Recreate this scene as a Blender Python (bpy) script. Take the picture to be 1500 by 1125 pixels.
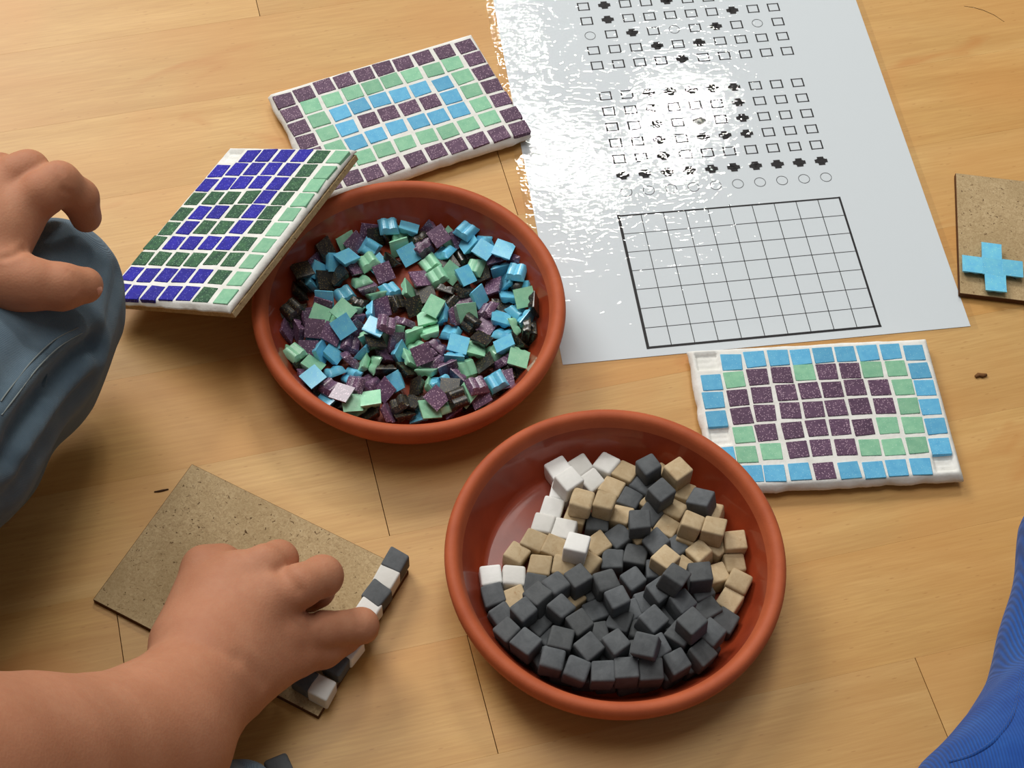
import bpy, bmesh, math, random
import numpy as np
from mathutils import Vector, Matrix, Quaternion

for o in list(bpy.data.objects):
    bpy.data.objects.remove(o)
scene = bpy.context.scene
COL = scene.collection
MM = 0.001
PI = math.pi

# ------------------------------------------------------------------ camera
FOC, PITCH, ROLL, CAMH = 2481.05, 0.99306, 0.08296, 0.69370      # pixels, radians, metres
IW, IH = 1500.0, 1125.0
fw = Vector((0, math.cos(PITCH), -math.sin(PITCH)))
r0 = Vector((1, 0, 0))
u0 = r0.cross(fw)
rt = r0 * math.cos(ROLL) + u0 * math.sin(ROLL)
up = -r0 * math.sin(ROLL) + u0 * math.cos(ROLL)
CAMP = Vector((0, 0, CAMH))
cd = bpy.data.cameras.new('camera')
cam = bpy.data.objects.new('camera', cd)
COL.objects.link(cam)
cam.matrix_world = Matrix(((rt.x, up.x, -fw.x, 0), (rt.y, up.y, -fw.y, 0), (rt.z, up.z, -fw.z, CAMH), (0, 0, 0, 1)))
cd.sensor_fit = 'HORIZONTAL'
cd.sensor_width = 36.0
cd.lens = 36.0 * FOC / IW
cd.clip_start = 0.01
cd.clip_end = 60
scene.camera = cam

# ------------------------------------------------------------------ light
scene.view_settings.view_transform = 'Standard'
scene.view_settings.look = 'None'
scene.view_settings.gamma = 1.0
scene.view_settings.use_curve_mapping = False
scene.view_settings.exposure = -0.06
world = bpy.data.worlds.new('world')
scene.world = world
world.use_nodes = True
world.node_tree.nodes['Background'].inputs[0].default_value = (1.0, 0.93, 0.84, 1)
world.node_tree.nodes['Background'].inputs[1].default_value = 0.17


def area(name, loc, target, sx, sy, power, col):
    l = bpy.data.lights.new(name, 'AREA')
    l.shape = 'RECTANGLE'; l.size = sx; l.size_y = sy; l.energy = power; l.color = col
    o = bpy.data.objects.new(name, l); COL.objects.link(o)
    o.location = loc
    o.rotation_euler = (Vector(target) - Vector(loc)).to_track_quat('-Z', 'Y').to_euler()
    return o


# daylight through the gaps of a far window, seen as the broken glare on the laminated sheet
for (wx, wz, sx, sy) in ((-.03, 1.89, .10, .05), (.03, 1.94, .09, .05), (.10, 1.95, .11, .05), (.02, 2.04, .10, .03), (.07, 1.90, .08, .03), (.23, 1.77, .09, .04), (.30, 1.76, .08, .04), (.36, 1.79, .07, .03),
                         (.24, 1.86, .05, .06), (.31, 1.94, .08, .06), (.17, 2.05, .08, .03), (.11, 2.13, .07, .03), (-.02, 1.64, .04, .05), (-.08, 1.57, .05, .04), (.20, 1.91, .05, .04)):
    area('window_gap_light', (wx, 2.30, wz), (0.05, 0.55, 0), sx * .72, sy * .72, 15 * sx * sy / .06, (1.0, 0.97, 0.88))
area('window_light', (-1.28, 2.12, 1.66), (-0.05, 0.42, 0), 1.1, 0.9, 46, (1.0, 0.98, 0.94))
area('overhead_fill_light', (-0.25, 0.95, 2.45), (0.0, 0.45, 0), 1.2, 1.2, 24, (1.0, 0.98, 0.94))  # soft fill added overhead to brighten the bowl interiors; no such lamp is known


# ------------------------------------------------------------------ helpers
def srgb(r, g, b):
    f = lambda c: (c / 255 / 12.92) if c / 255 <= .04045 else ((c / 255 + .055) / 1.055) ** 2.4
    return (f(r), f(g), f(b), 1)


def at(px, py, z=0.0):
    """the point of the scene, in mm, at height z that shows at this pixel of the photograph"""
    d = fw * FOC + rt * (px - IW / 2) - up * (py - IH / 2)
    t = (z * MM - CAMH) / d.z
    return (CAMP + d * t) / MM


def pix(p):
    d = Vector(p) * MM - CAMP
    z = d.dot(fw)
    return IW / 2 + FOC * d.dot(rt) / z, IH / 2 - FOC * d.dot(up) / z


def tag(o, label=None, cat=None, group=None, kind=None):
    if label: o['label'] = label
    if cat: o['category'] = cat
    if group: o['group'] = group
    if kind: o['kind'] = kind
    return o


def new_obj(name, me, parent=None, mat=None):
    o = bpy.data.objects.new(name, me)
    COL.objects.link(o)
    if parent is not None: o.parent = parent
    if mat is not None and me is not None and len(me.materials) == 0: me.materials.append(mat)
    return o


def empty(name, loc=(0, 0, 0), rot=None):
    o = bpy.data.objects.new(name, None)
    COL.objects.link(o)
    o.empty_display_size = 0.02
    o.location = Vector(loc) * MM
    if rot is not None:
        o.rotation_mode = 'QUATERNION'; o.rotation_quaternion = rot
    return o


def mesh(name, vs, fs, smooth=False, angle=None):
    me = bpy.data.meshes.new(name)
    me.from_pydata([tuple(Vector(v) * MM) for v in vs], [], fs)
    me.validate(); me.update()
    if smooth:
        me.polygons.foreach_set('use_smooth', [True] * len(me.polygons))
        if angle: me.set_sharp_from_angle(angle=math.radians(angle))
    return me


def bm_mesh(name, bm, smooth=False, angle=None):
    bmesh.ops.recalc_face_normals(bm, faces=bm.faces)
    me = bpy.data.meshes.new(name); bm.to_mesh(me); bm.free()
    if smooth:
        me.polygons.foreach_set('use_smooth', [True] * len(me.polygons))
        if angle: me.set_sharp_from_angle(angle=math.radians(angle))
    return me


def box_mesh(name, sx, sy, z0, z1, bevel=0.0, seg=1, jit=0.0, rnd=None, angle=40):
    bm = bmesh.new()
    v = []
    for z in (z0, z1):
        for (x, y) in ((-1, -1), (1, -1), (1, 1), (-1, 1)):
            j = (rnd.uniform(-jit, jit), rnd.uniform(-jit, jit)) if rnd else (0, 0)
            v.append(bm.verts.new(((x * sx / 2 + j[0]) * MM, (y * sy / 2 + j[1]) * MM, z * MM)))
    for f in ((3, 2, 1, 0), (4, 5, 6, 7), (0, 1, 5, 4), (1, 2, 6, 5), (2, 3, 7, 6), (3, 0, 4, 7)):
        bm.faces.new([v[i] for i in f])
    if bevel:
        bmesh.ops.bevel(bm, geom=bm.edges[:] , offset=bevel * MM, segments=seg, profile=.5, affect='EDGES')
    return bm_mesh(name, bm, True, angle)


class MatB:
    """a tiny node builder"""
    def __init__(self, name):
        self.m = bpy.data.materials.new(name); self.m.use_nodes = True
        self.t = self.m.node_tree; self.n = self.t.nodes; self.l = self.t.links
        self.b = self.n['Principled BSDF']; self.out = self.n['Material Output']
        self.co = None

    def coord(self, kind='Object', scale=(1, 1, 1), shift_random=False):
        tc = self.n.new('ShaderNodeTexCoord')
        mp = self.n.new('ShaderNodeMapping'); mp.inputs['Scale'].default_value = scale
        self.l.new(tc.outputs[kind], mp.inputs['Vector'])
        if shift_random:
            oi = self.n.new('ShaderNodeObjectInfo')
            ml = self.n.new('ShaderNodeMath'); ml.operation = 'MULTIPLY'; ml.inputs[1].default_value = 37.0
            self.l.new(oi.outputs['Random'], ml.inputs[0])
            cb = self.n.new('ShaderNodeCombineXYZ')
            for i in range(3): self.l.new(ml.outputs[0], cb.inputs[i])
            self.l.new(cb.outputs[0], mp.inputs['Location'])
        return mp.outputs[0]

    def noise(self, co, scale, detail=3, rough=.5, dist=0):
        x = self.n.new('ShaderNodeTexNoise'); x.inputs['Scale'].default_value = scale
        x.inputs['Detail'].default_value = detail; x.inputs['Roughness'].default_value = rough; x.inputs['Distortion'].default_value = dist
        self.l.new(co, x.inputs['Vector']); return x.outputs['Fac']

    def voronoi(self, co, scale, out='Distance', rnd=1.0):
        x = self.n.new('ShaderNodeTexVoronoi'); x.inputs['Scale'].default_value = scale; x.inputs['Randomness'].default_value = rnd
        self.l.new(co, x.inputs['Vector']); return x.outputs[out]

    def ramp(self, fac, stops, interp='LINEAR'):
        x = self.n.new('ShaderNodeValToRGB'); x.color_ramp.interpolation = interp
        e = x.color_ramp.elements
        while len(e) < len(stops): e.new(.5)
        for el, (p, c) in zip(e, stops):
            el.position = p; el.color = c if len(c) == 4 else (*c, 1)
        self.l.new(fac, x.inputs['Fac']); return x.outputs['Color']

    def mix(self, fac, a, b, mode='MIX'):
        x = self.n.new('ShaderNodeMix'); x.data_type = 'RGBA'; x.blend_type = mode
        for sock, v in ((x.inputs[0], fac), (x.inputs[6], a), (x.inputs[7], b)):
            if hasattr(v, 'links'): self.l.new(v, sock)
            else: sock.default_value = v
        return x.outputs[2]

    def math(self, op, a, b=0.0):
        x = self.n.new('ShaderNodeMath'); x.operation = op
        for s, v in ((x.inputs[0], a), (x.inputs[1], b)):
            if hasattr(v, 'links'): self.l.new(v, s)
            else: s.default_value = v
        return x.outputs[0]

    def rand(self):
        return self.n.new('ShaderNodeObjectInfo').outputs['Random']

    def bump(self, h, strength=.3, dist=.001, normal=None):
        x = self.n.new('ShaderNodeBump'); x.inputs['Strength'].default_value = strength; x.inputs['Distance'].default_value = dist
        self.l.new(h, x.inputs['Height'])
        if normal: self.l.new(normal, x.inputs['Normal'])
        self.l.new(x.outputs[0], self.b.inputs['Normal']); return x.outputs[0]

    def set(self, **k):
        for key, v in k.items():
            s = self.b.inputs[{'base': 'Base Color', 'rough': 'Roughness', 'spec': 'Specular IOR Level', 'metal': 'Metallic', 'coat': 'Coat Weight', 'coatr': 'Coat Roughness', 'sss': 'Subsurface Weight', 'sheen': 'Sheen Weight', 'trans': 'Transmission Weight', 'alpha': 'Alpha', 'ior': 'IOR'}[key]]
            if hasattr(v, 'links'): self.l.new(v, s)
            else: s.default_value = v
        return self


B = (0, 0, 0, 1); WH = (1, 1, 1, 1)


# ------------------------------------------------------------------ materials
def make_wood():
    m = MatB('beech_wood')
    co = m.coord('Object', (1, 1, 1), True)
    st = m.n.new('ShaderNodeMapping'); st.inputs['Scale'].default_value = (0.10, 1, 1); m.l.new(co, st.inputs['Vector'])
    a = m.noise(st.outputs[0], 55, 4, .55, .6)
    fine = m.n.new('ShaderNodeMapping'); fine.inputs['Scale'].default_value = (0.05, 1, 1); m.l.new(co, fine.inputs['Vector'])
    g = m.noise(fine.outputs[0], 900, 3, .6)
    w = m.noise(co, 9, 2, .5, .8)
    c = m.ramp(a, [(.30, srgb(198, 156, 94)), (.50, srgb(211, 172, 110)), (.72, srgb(222, 185, 124))])
    c = m.mix(m.ramp(g, [(.35, (.40, .40, .40)), (.75, B)]), c, srgb(176, 128, 76))
    c = m.mix(m.ramp(w, [(.35, (.5, .5, .5)), (.6, B)]), c, srgb(204, 150, 88))
    # short dark medullary flecks
    fl = m.n.new('ShaderNodeMapping'); fl.inputs['Scale'].default_value = (0.25, 1, 1); m.l.new(co, fl.inputs['Vector'])
    v = m.voronoi(fl.outputs[0], 330)
    c = m.mix(m.ramp(v, [(.05, (.45, .45, .45)), (.13, B)]), c, srgb(170, 120, 68))
    kn = m.n.new('ShaderNodeMapping'); kn.inputs['Scale'].default_value = (0.45, 1, 1); m.l.new(co, kn.inputs['Vector'])
    c = m.mix(m.ramp(m.noise(kn.outputs[0], 24, 3, .55, 1.0), [(.62, B), (.74, (.6, .6, .6))]), c, srgb(190, 130, 70))
    t = m.ramp(m.rand(), [(0, srgb(243, 238, 228)), (.35, srgb(255, 252, 244)), (.7, srgb(250, 240, 220)), (1, srgb(255, 255, 250))])
    c = m.mix(1.0, c, t, 'MULTIPLY')
    m.set(base=c, rough=.42, spec=.35)
    m.bump(g, .08, .0004)
    return m.m


def make_terracotta(glaze):
    m = MatB('glazed_terracotta' if glaze else 'terracotta')
    co = m.coord('Object')
    n = m.noise(co, 60, 4, .6)
    f = m.noise(co, 1500, 2)
    if glaze:
        c = m.ramp(n, [(.3, srgb(134, 48, 22)), (.7, srgb(156, 60, 28))])
        m.set(base=c, rough=.5, spec=.3, coat=.55, coatr=.07)
    else:
        c = m.ramp(n, [(.3, srgb(168, 80, 46)), (.7, srgb(186, 94, 56))])
        m.set(base=c, rough=.62, spec=.3)
        m.bump(f, .12, .0004)
    return m.m


def make_glass_tile(name, base, fleck, deep, coat=.6, fl=.16, fine=900, rough=.28):
    m = MatB(name)
    co = m.coord('Object', (1, 1, 1), True)
    n = m.noise(co, 260, 3, .6)
    c = m.ramp(n, [(.3, deep), (.65, base)])
    v = m.voronoi(co, fine)
    c = m.mix(m.ramp(v, [(fl * .5, WH), (fl, B)]), c, fleck)
    tone = m.ramp(m.rand(), [(0, srgb(225, 225, 225)), (1, WH)])
    c = m.mix(1.0, c, tone, 'MULTIPLY')
    m.set(base=c, rough=rough, spec=.5 if coat else .25, coat=coat, coatr=.16)
    m.bump(m.noise(co, 420, 2), .12, .0006)
    return m.m


def make_stone(name, a, b, spec_dark=None):
    m = MatB(name)
    co = m.coord('Object', (1, 1, 1), True)
    n = m.noise(co, 190, 5, .65, .5)
    c = m.ramp(n, [(.3, a), (.7, b)])
    if spec_dark:
        v = m.noise(co, 420, 4, .7, 1.5)
        c = m.mix(m.ramp(v, [(.60, B), (.72, (.7, .7, .7))]), c, spec_dark)
    tone = m.ramp(m.rand(), [(0, srgb(222, 220, 216)), (1, WH)])
    c = m.mix(1.0, c, tone, 'MULTIPLY')
    m.set(base=c, rough=.75, spec=.3)
    m.bump(m.noise(co, 700, 4, .6), .2, .0004)
    return m.m


def make_fibreboard():
    m = MatB('fibreboard')
    co = m.coord('Object')
    a = m.noise(co, 520, 5, .7, 1.6)
    c = m.ramp(a, [(.30, srgb(150, 126, 92)), (.5, srgb(180, 156, 118)), (.72, srgb(202, 180, 142))])
    st = m.voronoi(co, 420)
    c = m.mix(m.ramp(m.noise(co, 900, 2, .5, 2), [(.62, B), (.72, (.8, .8, .8))]), c, srgb(200, 180, 140))
    c = m.mix(m.ramp(m.noise(co, 560, 2, .6, .8), [(.655, B), (.70, WH)]), c, srgb(74, 48, 28))
    c = m.mix(m.ramp(m.noise(co, 22, 3, .6), [(.35, (.45, .45, .45)), (.6, B)]), c, srgb(146, 122, 84))
    m.set(base=c, rough=.8, spec=.2)
    m.bump(a, .15, .0006)
    return m.m


def make_grout():
    m = MatB('white_grout')
    co = m.coord('Object')
    n = m.noise(co, 120, 5, .6)
    c = m.ramp(n, [(.3, srgb(218, 218, 212)), (.7, srgb(238, 238, 235))])
    m.set(base=c, rough=.85, spec=.2)
    m.bump(m.noise(co, 500, 5, .65), .35, .0006)
    return m.m


def make_plain(name, c, rough=.6, spec=.4, **k):
    m = MatB(name); m.set(base=c, rough=rough, spec=spec, **k); return m.m


def make_skin():
    m = MatB('skin')
    co = m.coord('Object')
    n = m.noise(co, 35, 3, .5)
    c = m.ramp(n, [(.3, srgb(178, 122, 92)), (.7, srgb(188, 134, 104))])
    f = m.noise(co, 260, 3, .6)
    c = m.mix(m.ramp(f, [(.35, (.25, .25, .25)), (.7, B)]), c, srgb(168, 106, 80))
    m.set(base=c, rough=.62, spec=.22, sss=.12)
    m.b.inputs['Subsurface Radius'].default_value = (1, .35, .2)
    m.b.inputs['Subsurface Scale'].default_value = .003
    v = m.voronoi(co, 900)
    m.bump(v, .12, .0005)
    return m.m


def make_cloth(name, a, b, rib=None, dirv=(1, 1, 0), weave=1100):
    m = MatB(name)
    co = m.coord('Object')
    n = m.noise(co, 45, 4, .6)
    c = m.ramp(n, [(.3, a), (.7, b)])
    wv = m.n.new('ShaderNodeTexWave'); wv.wave_type = 'BANDS'; wv.bands_direction = 'DIAGONAL' if rib is None else 'X'
    wv.inputs['Scale'].default_value = weave if rib is None else rib
    wv.inputs['Distortion'].default_value = .6; wv.inputs['Detail'].default_value = 2
    m.l.new(co, wv.inputs['Vector'])
    c = m.mix(m.ramp(wv.outputs['Fac'], [(0, (.35, .35, .35)), (.5, B)]), c, tuple(x * .55 for x in a[:3]) + (1,))
    m.set(base=c, rough=.9, spec=.1, sheen=.15)
    m.bump(wv.outputs['Fac'], .5 if rib else .3, .0006)
    return m.m


WOOD = make_wood()
TERRA, GLAZE = make_terracotta(False), make_terracotta(True)
GLASS = {'B': ('light_blue', srgb(108, 190, 230), srgb(160, 218, 240), srgb(92, 176, 222), .2, 900),
         'G': ('pale_green', srgb(150, 208, 172), srgb(188, 226, 200), srgb(132, 194, 160), .2, 900),
         'P': ('purple', srgb(104, 76, 102), srgb(184, 156, 174), srgb(86, 60, 86), .34, 1000),
         'K': ('black', srgb(36, 34, 30), srgb(120, 104, 64), srgb(20, 18, 16), .34, 1100),
         'N': ('dark_blue', srgb(38, 36, 172), srgb(120, 120, 220), srgb(28, 26, 150), .28, 900),
         'F': ('dark_green', srgb(62, 110, 76), srgb(130, 176, 140), srgb(36, 76, 64), .30, 900)}
lift = lambda c, k: tuple(min(.9, x * k + .004) for x in c[:3]) + (1,)
GLOSSY = {k: make_glass_tile(v[0] + '_glass', *(lift(c, 1.3 if k != 'K' else 1.1) for c in v[1:4]), .4, v[4], v[5], .34) for k, v in GLASS.items()}  # loose tiles get raised colours, standing in for light bleeding through the glass
TILE_M = {k: make_glass_tile(v[0] + '_glass_sanded_face', *v[1:4], 0.0, v[4], v[5], .55) for k, v in GLASS.items()}
TILE_M['L'] = TILE_M['G']
S_DARK = make_stone('dark_slate', srgb(82, 86, 90), srgb(102, 106, 110))
S_WHITE = make_stone('white_marble', srgb(236, 237, 235), srgb(246, 246, 245))
S_TAN = make_stone('beige_travertine', srgb(186, 162, 126), srgb(208, 188, 154), srgb(168, 128, 88))
STONE_M = {'D': S_DARK, 'W': S_WHITE, 'T': S_TAN}
FIBRE = make_fibreboard()
FIBRE_EDGE = make_plain('fibreboard_cut_edge', srgb(92, 62, 40), .9, .1)
GROUT = make_grout()
INK = make_plain('black_ink', srgb(22, 20, 26), .5, .3)
PAPER = make_plain('white_paper', srgb(218, 226, 232), .7, .3)
SKIN = make_skin()
NAIL = make_plain('nail', srgb(214, 150, 124), .3, .5)
DENIM = make_cloth('blue_denim', srgb(84, 104, 120), srgb(104, 124, 138))
THREAD = make_plain('seam_thread', srgb(120, 128, 128), .8, .2)
CORD = make_cloth('blue_ribbed_cotton', srgb(30, 72, 150), srgb(46, 94, 170), rib=330)


def make_film():
    m = MatB('laminate_film')
    n, l = m.n, m.l
    n.remove(m.b)
    co = m.coord('Object')
    tr = n.new('ShaderNodeBsdfTransparent'); tr.inputs[0].default_value = (.97, .97, .97, 1)
    gl = n.new('ShaderNodeBsdfGlossy'); gl.inputs['Roughness'].default_value = .015
    fr = n.new('ShaderNodeFresnel')
    ge = n.new('ShaderNodeNewGeometry')          # same reflectance from either side of the thin film
    l.new(m.math('ADD', m.math('MULTIPLY', ge.outputs['Backfacing'], 1 / 1.5 - 1.5), 1.5), fr.inputs['IOR'])
    mx = n.new('ShaderNodeMixShader')
    b1 = n.new('ShaderNodeBump'); b1.inputs['Strength'].default_value = .5; b1.inputs['Distance'].default_value = .00016
    st = n.new('ShaderNodeMapping'); st.inputs['Scale'].default_value = (.7, 1.25, 1); st.inputs['Rotation'].default_value = (0, 0, .5); l.new(co, st.inputs['Vector'])
    l.new(m.noise(st.outputs[0], 240, 0, .5, 1.2), b1.inputs['Height'])
    b2 = n.new('ShaderNodeBump'); b2.inputs['Strength'].default_value = .3; b2.inputs['Distance'].default_value = .0004
    l.new(m.noise(co, 26, 2, .5), b2.inputs['Height']); l.new(b1.outputs[0], b2.inputs['Normal'])
    l.new(b2.outputs[0], gl.inputs['Normal']); l.new(b2.outputs[0], fr.inputs['Normal'])
    l.new(fr.outputs[0], mx.inputs[0]); l.new(tr.outputs[0], mx.inputs[1]); l.new(gl.outputs[0], mx.inputs[2])
    l.new(mx.outputs[0], m.out.inputs['Surface'])
    return m.m


FILM = make_film()

# ------------------------------------------------------------------ floor
GA = math.radians(18.4)                                   # direction of the boards
floor = new_obj('floor', mesh('floor', [(-900, -300, -12), (1000, -300, -12), (1000, 1500, -12), (-900, 1500, -12),
                                        (-900, -300, -4), (1000, -300, -4), (1000, 1500, -4), (-900, 1500, -4)],
                              [(3, 2, 1, 0), (4, 5, 6, 7), (0, 1, 5, 4), (1, 2, 6, 5), (2, 3, 7, 6), (3, 0, 4, 7)]), None, WOOD)
tag(floor, 'beech strip floor with staggered boards under everything', None, None, 'structure')
V0, VP = 247.7, 56.55
joints = {-1: [282.6], 0: [90], 1: [-59, 232], 2: [67], 3: [250], 4: [-150, 300], 5: [172], 6: [-120, 330], 7: [215], 8: [65.5], 9: [-90]}
rnd = random.Random(11)
for k in range(-6, 17):
    js = sorted(joints.get(k, []))
    if not js: js = [rnd.uniform(-100, 250)]
    while js[0] > -560: js.insert(0, js[0] - rnd.uniform(300, 420))
    while js[-1] < 800: js.append(js[-1] + rnd.uniform(300, 420))
    for u_a, u_b in zip(js[:-1], js[1:]):
        L = u_b - u_a - .35
        me = box_mesh('plank', L, VP - .02, -6, 0, .035, 1)
        o = new_obj('plank', me, floor, WOOD)
        uc, vc = (u_a + u_b) / 2, V0 + VP * (k + .5)
        o.location = Vector((uc * math.cos(GA) - vc * math.sin(GA), uc * math.sin(GA) + vc * math.cos(GA), rnd.uniform(-.012, 0))) * MM
        o.rotation_euler = (0, 0, GA)


# ------------------------------------------------------------------ terracotta bowls
def bowl(cx, cy, label):
    pr = [(0.01, 5, 1), (30, 5, 1), (52, 5.0, 1), (56, 5.1, 1), (57.4, 5.0, 1), (58.4, 5.8, 1), (59.8, 8, 1), (62.5, 13, 1), (65.4, 19, 1), (67.8, 24.5, 1), (69, 27.2, 0), (69.9, 28.8, 0),
          (71.2, 29.8, 0), (72.8, 30.1, 0), (74.4, 29.6, 0), (75.5, 28.2, 0), (75.8, 26.4, 0), (75.3, 23, 0), (73.5, 18, 0), (70.5, 12, 0), (66.5, 6, 0), (63.5, 2, 0), (62, .4, 0), (60, 0, 0), (0.01, 0, 0)]
    N = 128
    vs, fs, ms = [], [], []
    for R, z, m in pr:
        for i in range(N):
            a = 2 * PI * i / N
            vs.append((R * math.cos(a), R * math.sin(a), z))
    for k in range(len(pr) - 1):
        for i in range(N):
            j = (i + 1) % N
            fs.append((k * N + i, k * N + j, (k + 1) * N + j, (k + 1) * N + i)); ms.append(pr[k][2] and pr[k + 1][2])
    me = mesh('terracotta_bowl', vs, fs, True)
    me.materials.append(TERRA); me.materials.append(GLAZE)
    me.polygons.foreach_set('material_index', ms)
    me.update()
    o = new_obj('terracotta_bowl', me)
    o.location = Vector((cx, cy, 0)) * MM
    tag(o, label, 'bowl', 'terracotta bowls of mosaic pieces')
    return o


B1C, B2C = (-52.6, 476.2), (52.0, 349.0)
bowl(*B1C, 'shallow terracotta bowl heaped with blue, green, purple and black glass tiles')
bowl(*B2C, 'shallow terracotta bowl holding white, beige and dark grey stone cubes')


# ------------------------------------------------------------------ pieces: loose glass tile, stone cube, set tile
def glass_tile_mesh(seed):
    rr = random.Random(seed)
    a = 4.82 + rr.uniform(-.15, .15)
    prof = [(-a, 1.8), (-a, 1.15), (-a + 1.0, -1.2), (-a + 1.75, -1.75), (-1.75, -1.8), (-.8, -1.35), (0, -1.0), (.8, -1.35), (1.75, -1.8), (a - 1.75, -1.75), (a - 1.0, -1.2), (a, 1.15), (a, 1.8)]
    ys = [(-a, 0), (-a + .9, .55), (-a + 1.5, 1), (a - 1.5, 1), (a - .9, .55), (a, 0)]
    vs, fs = [], []
    n = len(prof)
    for y, t in ys:
        for (x, z) in prof:
            zz = z if z > 1 else 1.0 + (z - 1.0) * t
            xx = x if z > 1 else x * (1 if t > 0 else 1.0)
            vs.append((xx + rr.uniform(-.07, .07), y + rr.uniform(-.07, .07), zz + rr.uniform(-.06, .06)))
    for j in range(len(ys) - 1):
        for i in range(n):
            k = (i + 1) % n
            fs.append((j * n + i, j * n + k, (j + 1) * n + k, (j + 1) * n + i))
    fs.append(tuple(range(n - 1, -1, -1))); fs.append(tuple((len(ys) - 1) * n + i for i in range(n)))
    bm = bmesh.new()
    bv = [bm.verts.new(Vector(v) * MM) for v in vs]
    for f in fs: bm.faces.new([bv[i] for i in f])
    return bm_mesh('glass_tile', bm, True, 38)


def cube_mesh(seed):
    rr = random.Random(seed)
    e = 10.0 + rr.uniform(-.35, .45)
    bm = bmesh.new()
    bmesh.ops.create_cube(bm, size=e * MM)
    for v in bm.verts: v.co += Vector([rr.uniform(-.45, .45) for _ in range(3)]) * MM
    bmesh.ops.bevel(bm, geom=bm.edges[:], offset=rr.uniform(1.0, 1.6) * MM, segments=3, profile=.55, affect='EDGES')
    return bm_mesh('stone_cube', bm, True, 50)


def coloured(meshes, mat):
    out = []
    for me in meshes:
        c = me.copy(); c.materials.append(mat); out.append(c)
    return out


gt = [glass_tile_mesh(i) for i in range(4)]
GT = {k: coloured(gt, GLOSSY[k]) for k in 'BGPK'}
sc_ = [cube_mesh(i) for i in range(5)]
SC = {k: coloured(sc_, STONE_M[k]) for k in 'DWT'}
st_ = [box_mesh('tile', 10.1, 9.25, -2.2, .28, .22, 1, .22, random.Random(50 + i)) for i in range(6)]
ST = {k: coloured(st_, TILE_M[k]) for k in TILE_M}


# ------------------------------------------------------------------ finished mosaic boards
def grout_mesh(x0, x1, y0, y1, top, holes, seed, bottom=2.2):
    """a slab of grout over the fibreboard: rounded lumpy edges, empty sockets where a tile is missing"""
    rs = np.random.RandomState(seed)
    step = 1.0
    xs = np.arange(x0, x1 + .01, step); ys = np.arange(y0, y1 + .01, step)
    nx, ny = len(xs), len(ys)
    low = rs.randn(nx // 6 + 3, ny // 6 + 3)

    def lump(i, j):
        a, b = i / 6.0, j / 6.0
        ia, ib = int(a), int(b); fa, fb = a - ia, b - ib
        return (low[ia, ib] * (1 - fa) + low[ia + 1, ib] * fa) * (1 - fb) + (low[ia, ib + 1] * (1 - fa) + low[ia + 1, ib + 1] * fa) * fb
    vs, fs = [], []
    for j, y in enumerate(ys):
        for i, x in enumerate(xs):
            e = min(x - x0, x1 - x, y - y0, y1 - y)
            z = top + .06 * lump(i, j) + rs.randn() * .03
            if e < 2.6: z -= 2.4 * (1 - e / 2.6) ** 2
            for (hx, hy) in holes:
                dx, dy = abs(x - hx), abs(y - hy)
                if dx < 5.1 and dy < 4.7:
                    z = top - 2.3 + .55 * abs(math.sin((y - hy) * .95)) + .1 * rs.randn()
            xx, yy = x, y
            if e < .5:
                k = .32 * lump(i, j)
                if i == 0: xx -= k
                if i == nx - 1: xx += k
                if j == 0: yy -= k
                if j == ny - 1: yy += k
            vs.append((xx, yy, z))
    for j in range(ny - 1):
        for i in range(nx - 1):
            a = j * nx + i
            fs.append((a, a + 1, a + nx + 1, a + nx))
    ring = [i for i in range(nx)] + [j * nx + nx - 1 for j in range(1, ny)] + [(ny - 1) * nx + i for i in range(nx - 2, -1, -1)] + [j * nx for j in range(ny - 2, 0, -1)]
    prev = ring
    cx, cy = (x0 + x1) / 2, (y0 + y1) / 2
    wob = rs.randn(len(ring))
    wob = (wob + np.roll(wob, 1) + np.roll(wob, 2) + np.roll(wob, -1)) / 4
    for (f, push) in ((.35, .5), (.7, .3), (1.0, -.7)):
        cur = []
        for q_, vi in enumerate(ring):
            x, y, z = vs[vi]
            ztop = z
            d = Vector((math.copysign(1, x - cx) if abs(abs(x - cx) - (x1 - x0) / 2) < 1.6 else 0, math.copysign(1, y - cy) if abs(abs(y - cy) - (y1 - y0) / 2) < 1.6 else 0))
            zb = bottom + (.7 * wob[q_] if f == 1.0 else 0)
            cur.append(len(vs)); vs.append((x + d.x * (push + .2 * wob[q_]), y + d.y * (push + .2 * wob[q_]), ztop + (zb - ztop) * f))
        n = len(ring)
        for q_ in range(n):
            fs.append((prev[q_], cur[q_], cur[(q_ + 1) % n], prev[(q_ + 1) % n]))
        prev = cur
    fs.append(tuple(reversed(prev)))
    return mesh('grout', vs, fs, True)


def mosaic_board(label, loc, quat, half, tiles, holes, top, seed, swap=False, edge=(2.2, 2.2), bottom=2.2):
    """tiles: (colour, x, y) in the board's own plane, mm"""
    root = empty('mosaic_board', loc, quat)
    tag(root, label, 'mosaic', 'finished mosaic boards')
    hx, hy = half
    new_obj('backing_board', box_mesh('backing_board', 2 * hx + (1.6 if bottom > 3 else -1.2), 2 * hy + (1.6 if bottom > 3 else -1.2), 0, 3.2 if bottom > 3 else 3, .2), root, FIBRE)
    new_obj('grout', grout_mesh(-hx - edge[0] + .8, hx + edge[0] - .8, -hy - edge[1] + .8, hy + edge[1] - .8, top, holes, seed, bottom), root, GROUT)
    rr = random.Random(seed)
    for c, x, y in tiles:
        o = new_obj('tile', rr.choice(ST[c]), root)
        o.location = Vector((x, y, top + rr.uniform(.03, .2))) * MM
        o.rotation_euler = (rr.uniform(-.015, .015), rr.uniform(-.015, .015), math.radians(rr.uniform(-2.4, 2.4)) + (PI / 2 if swap else 0))
    return root


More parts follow.
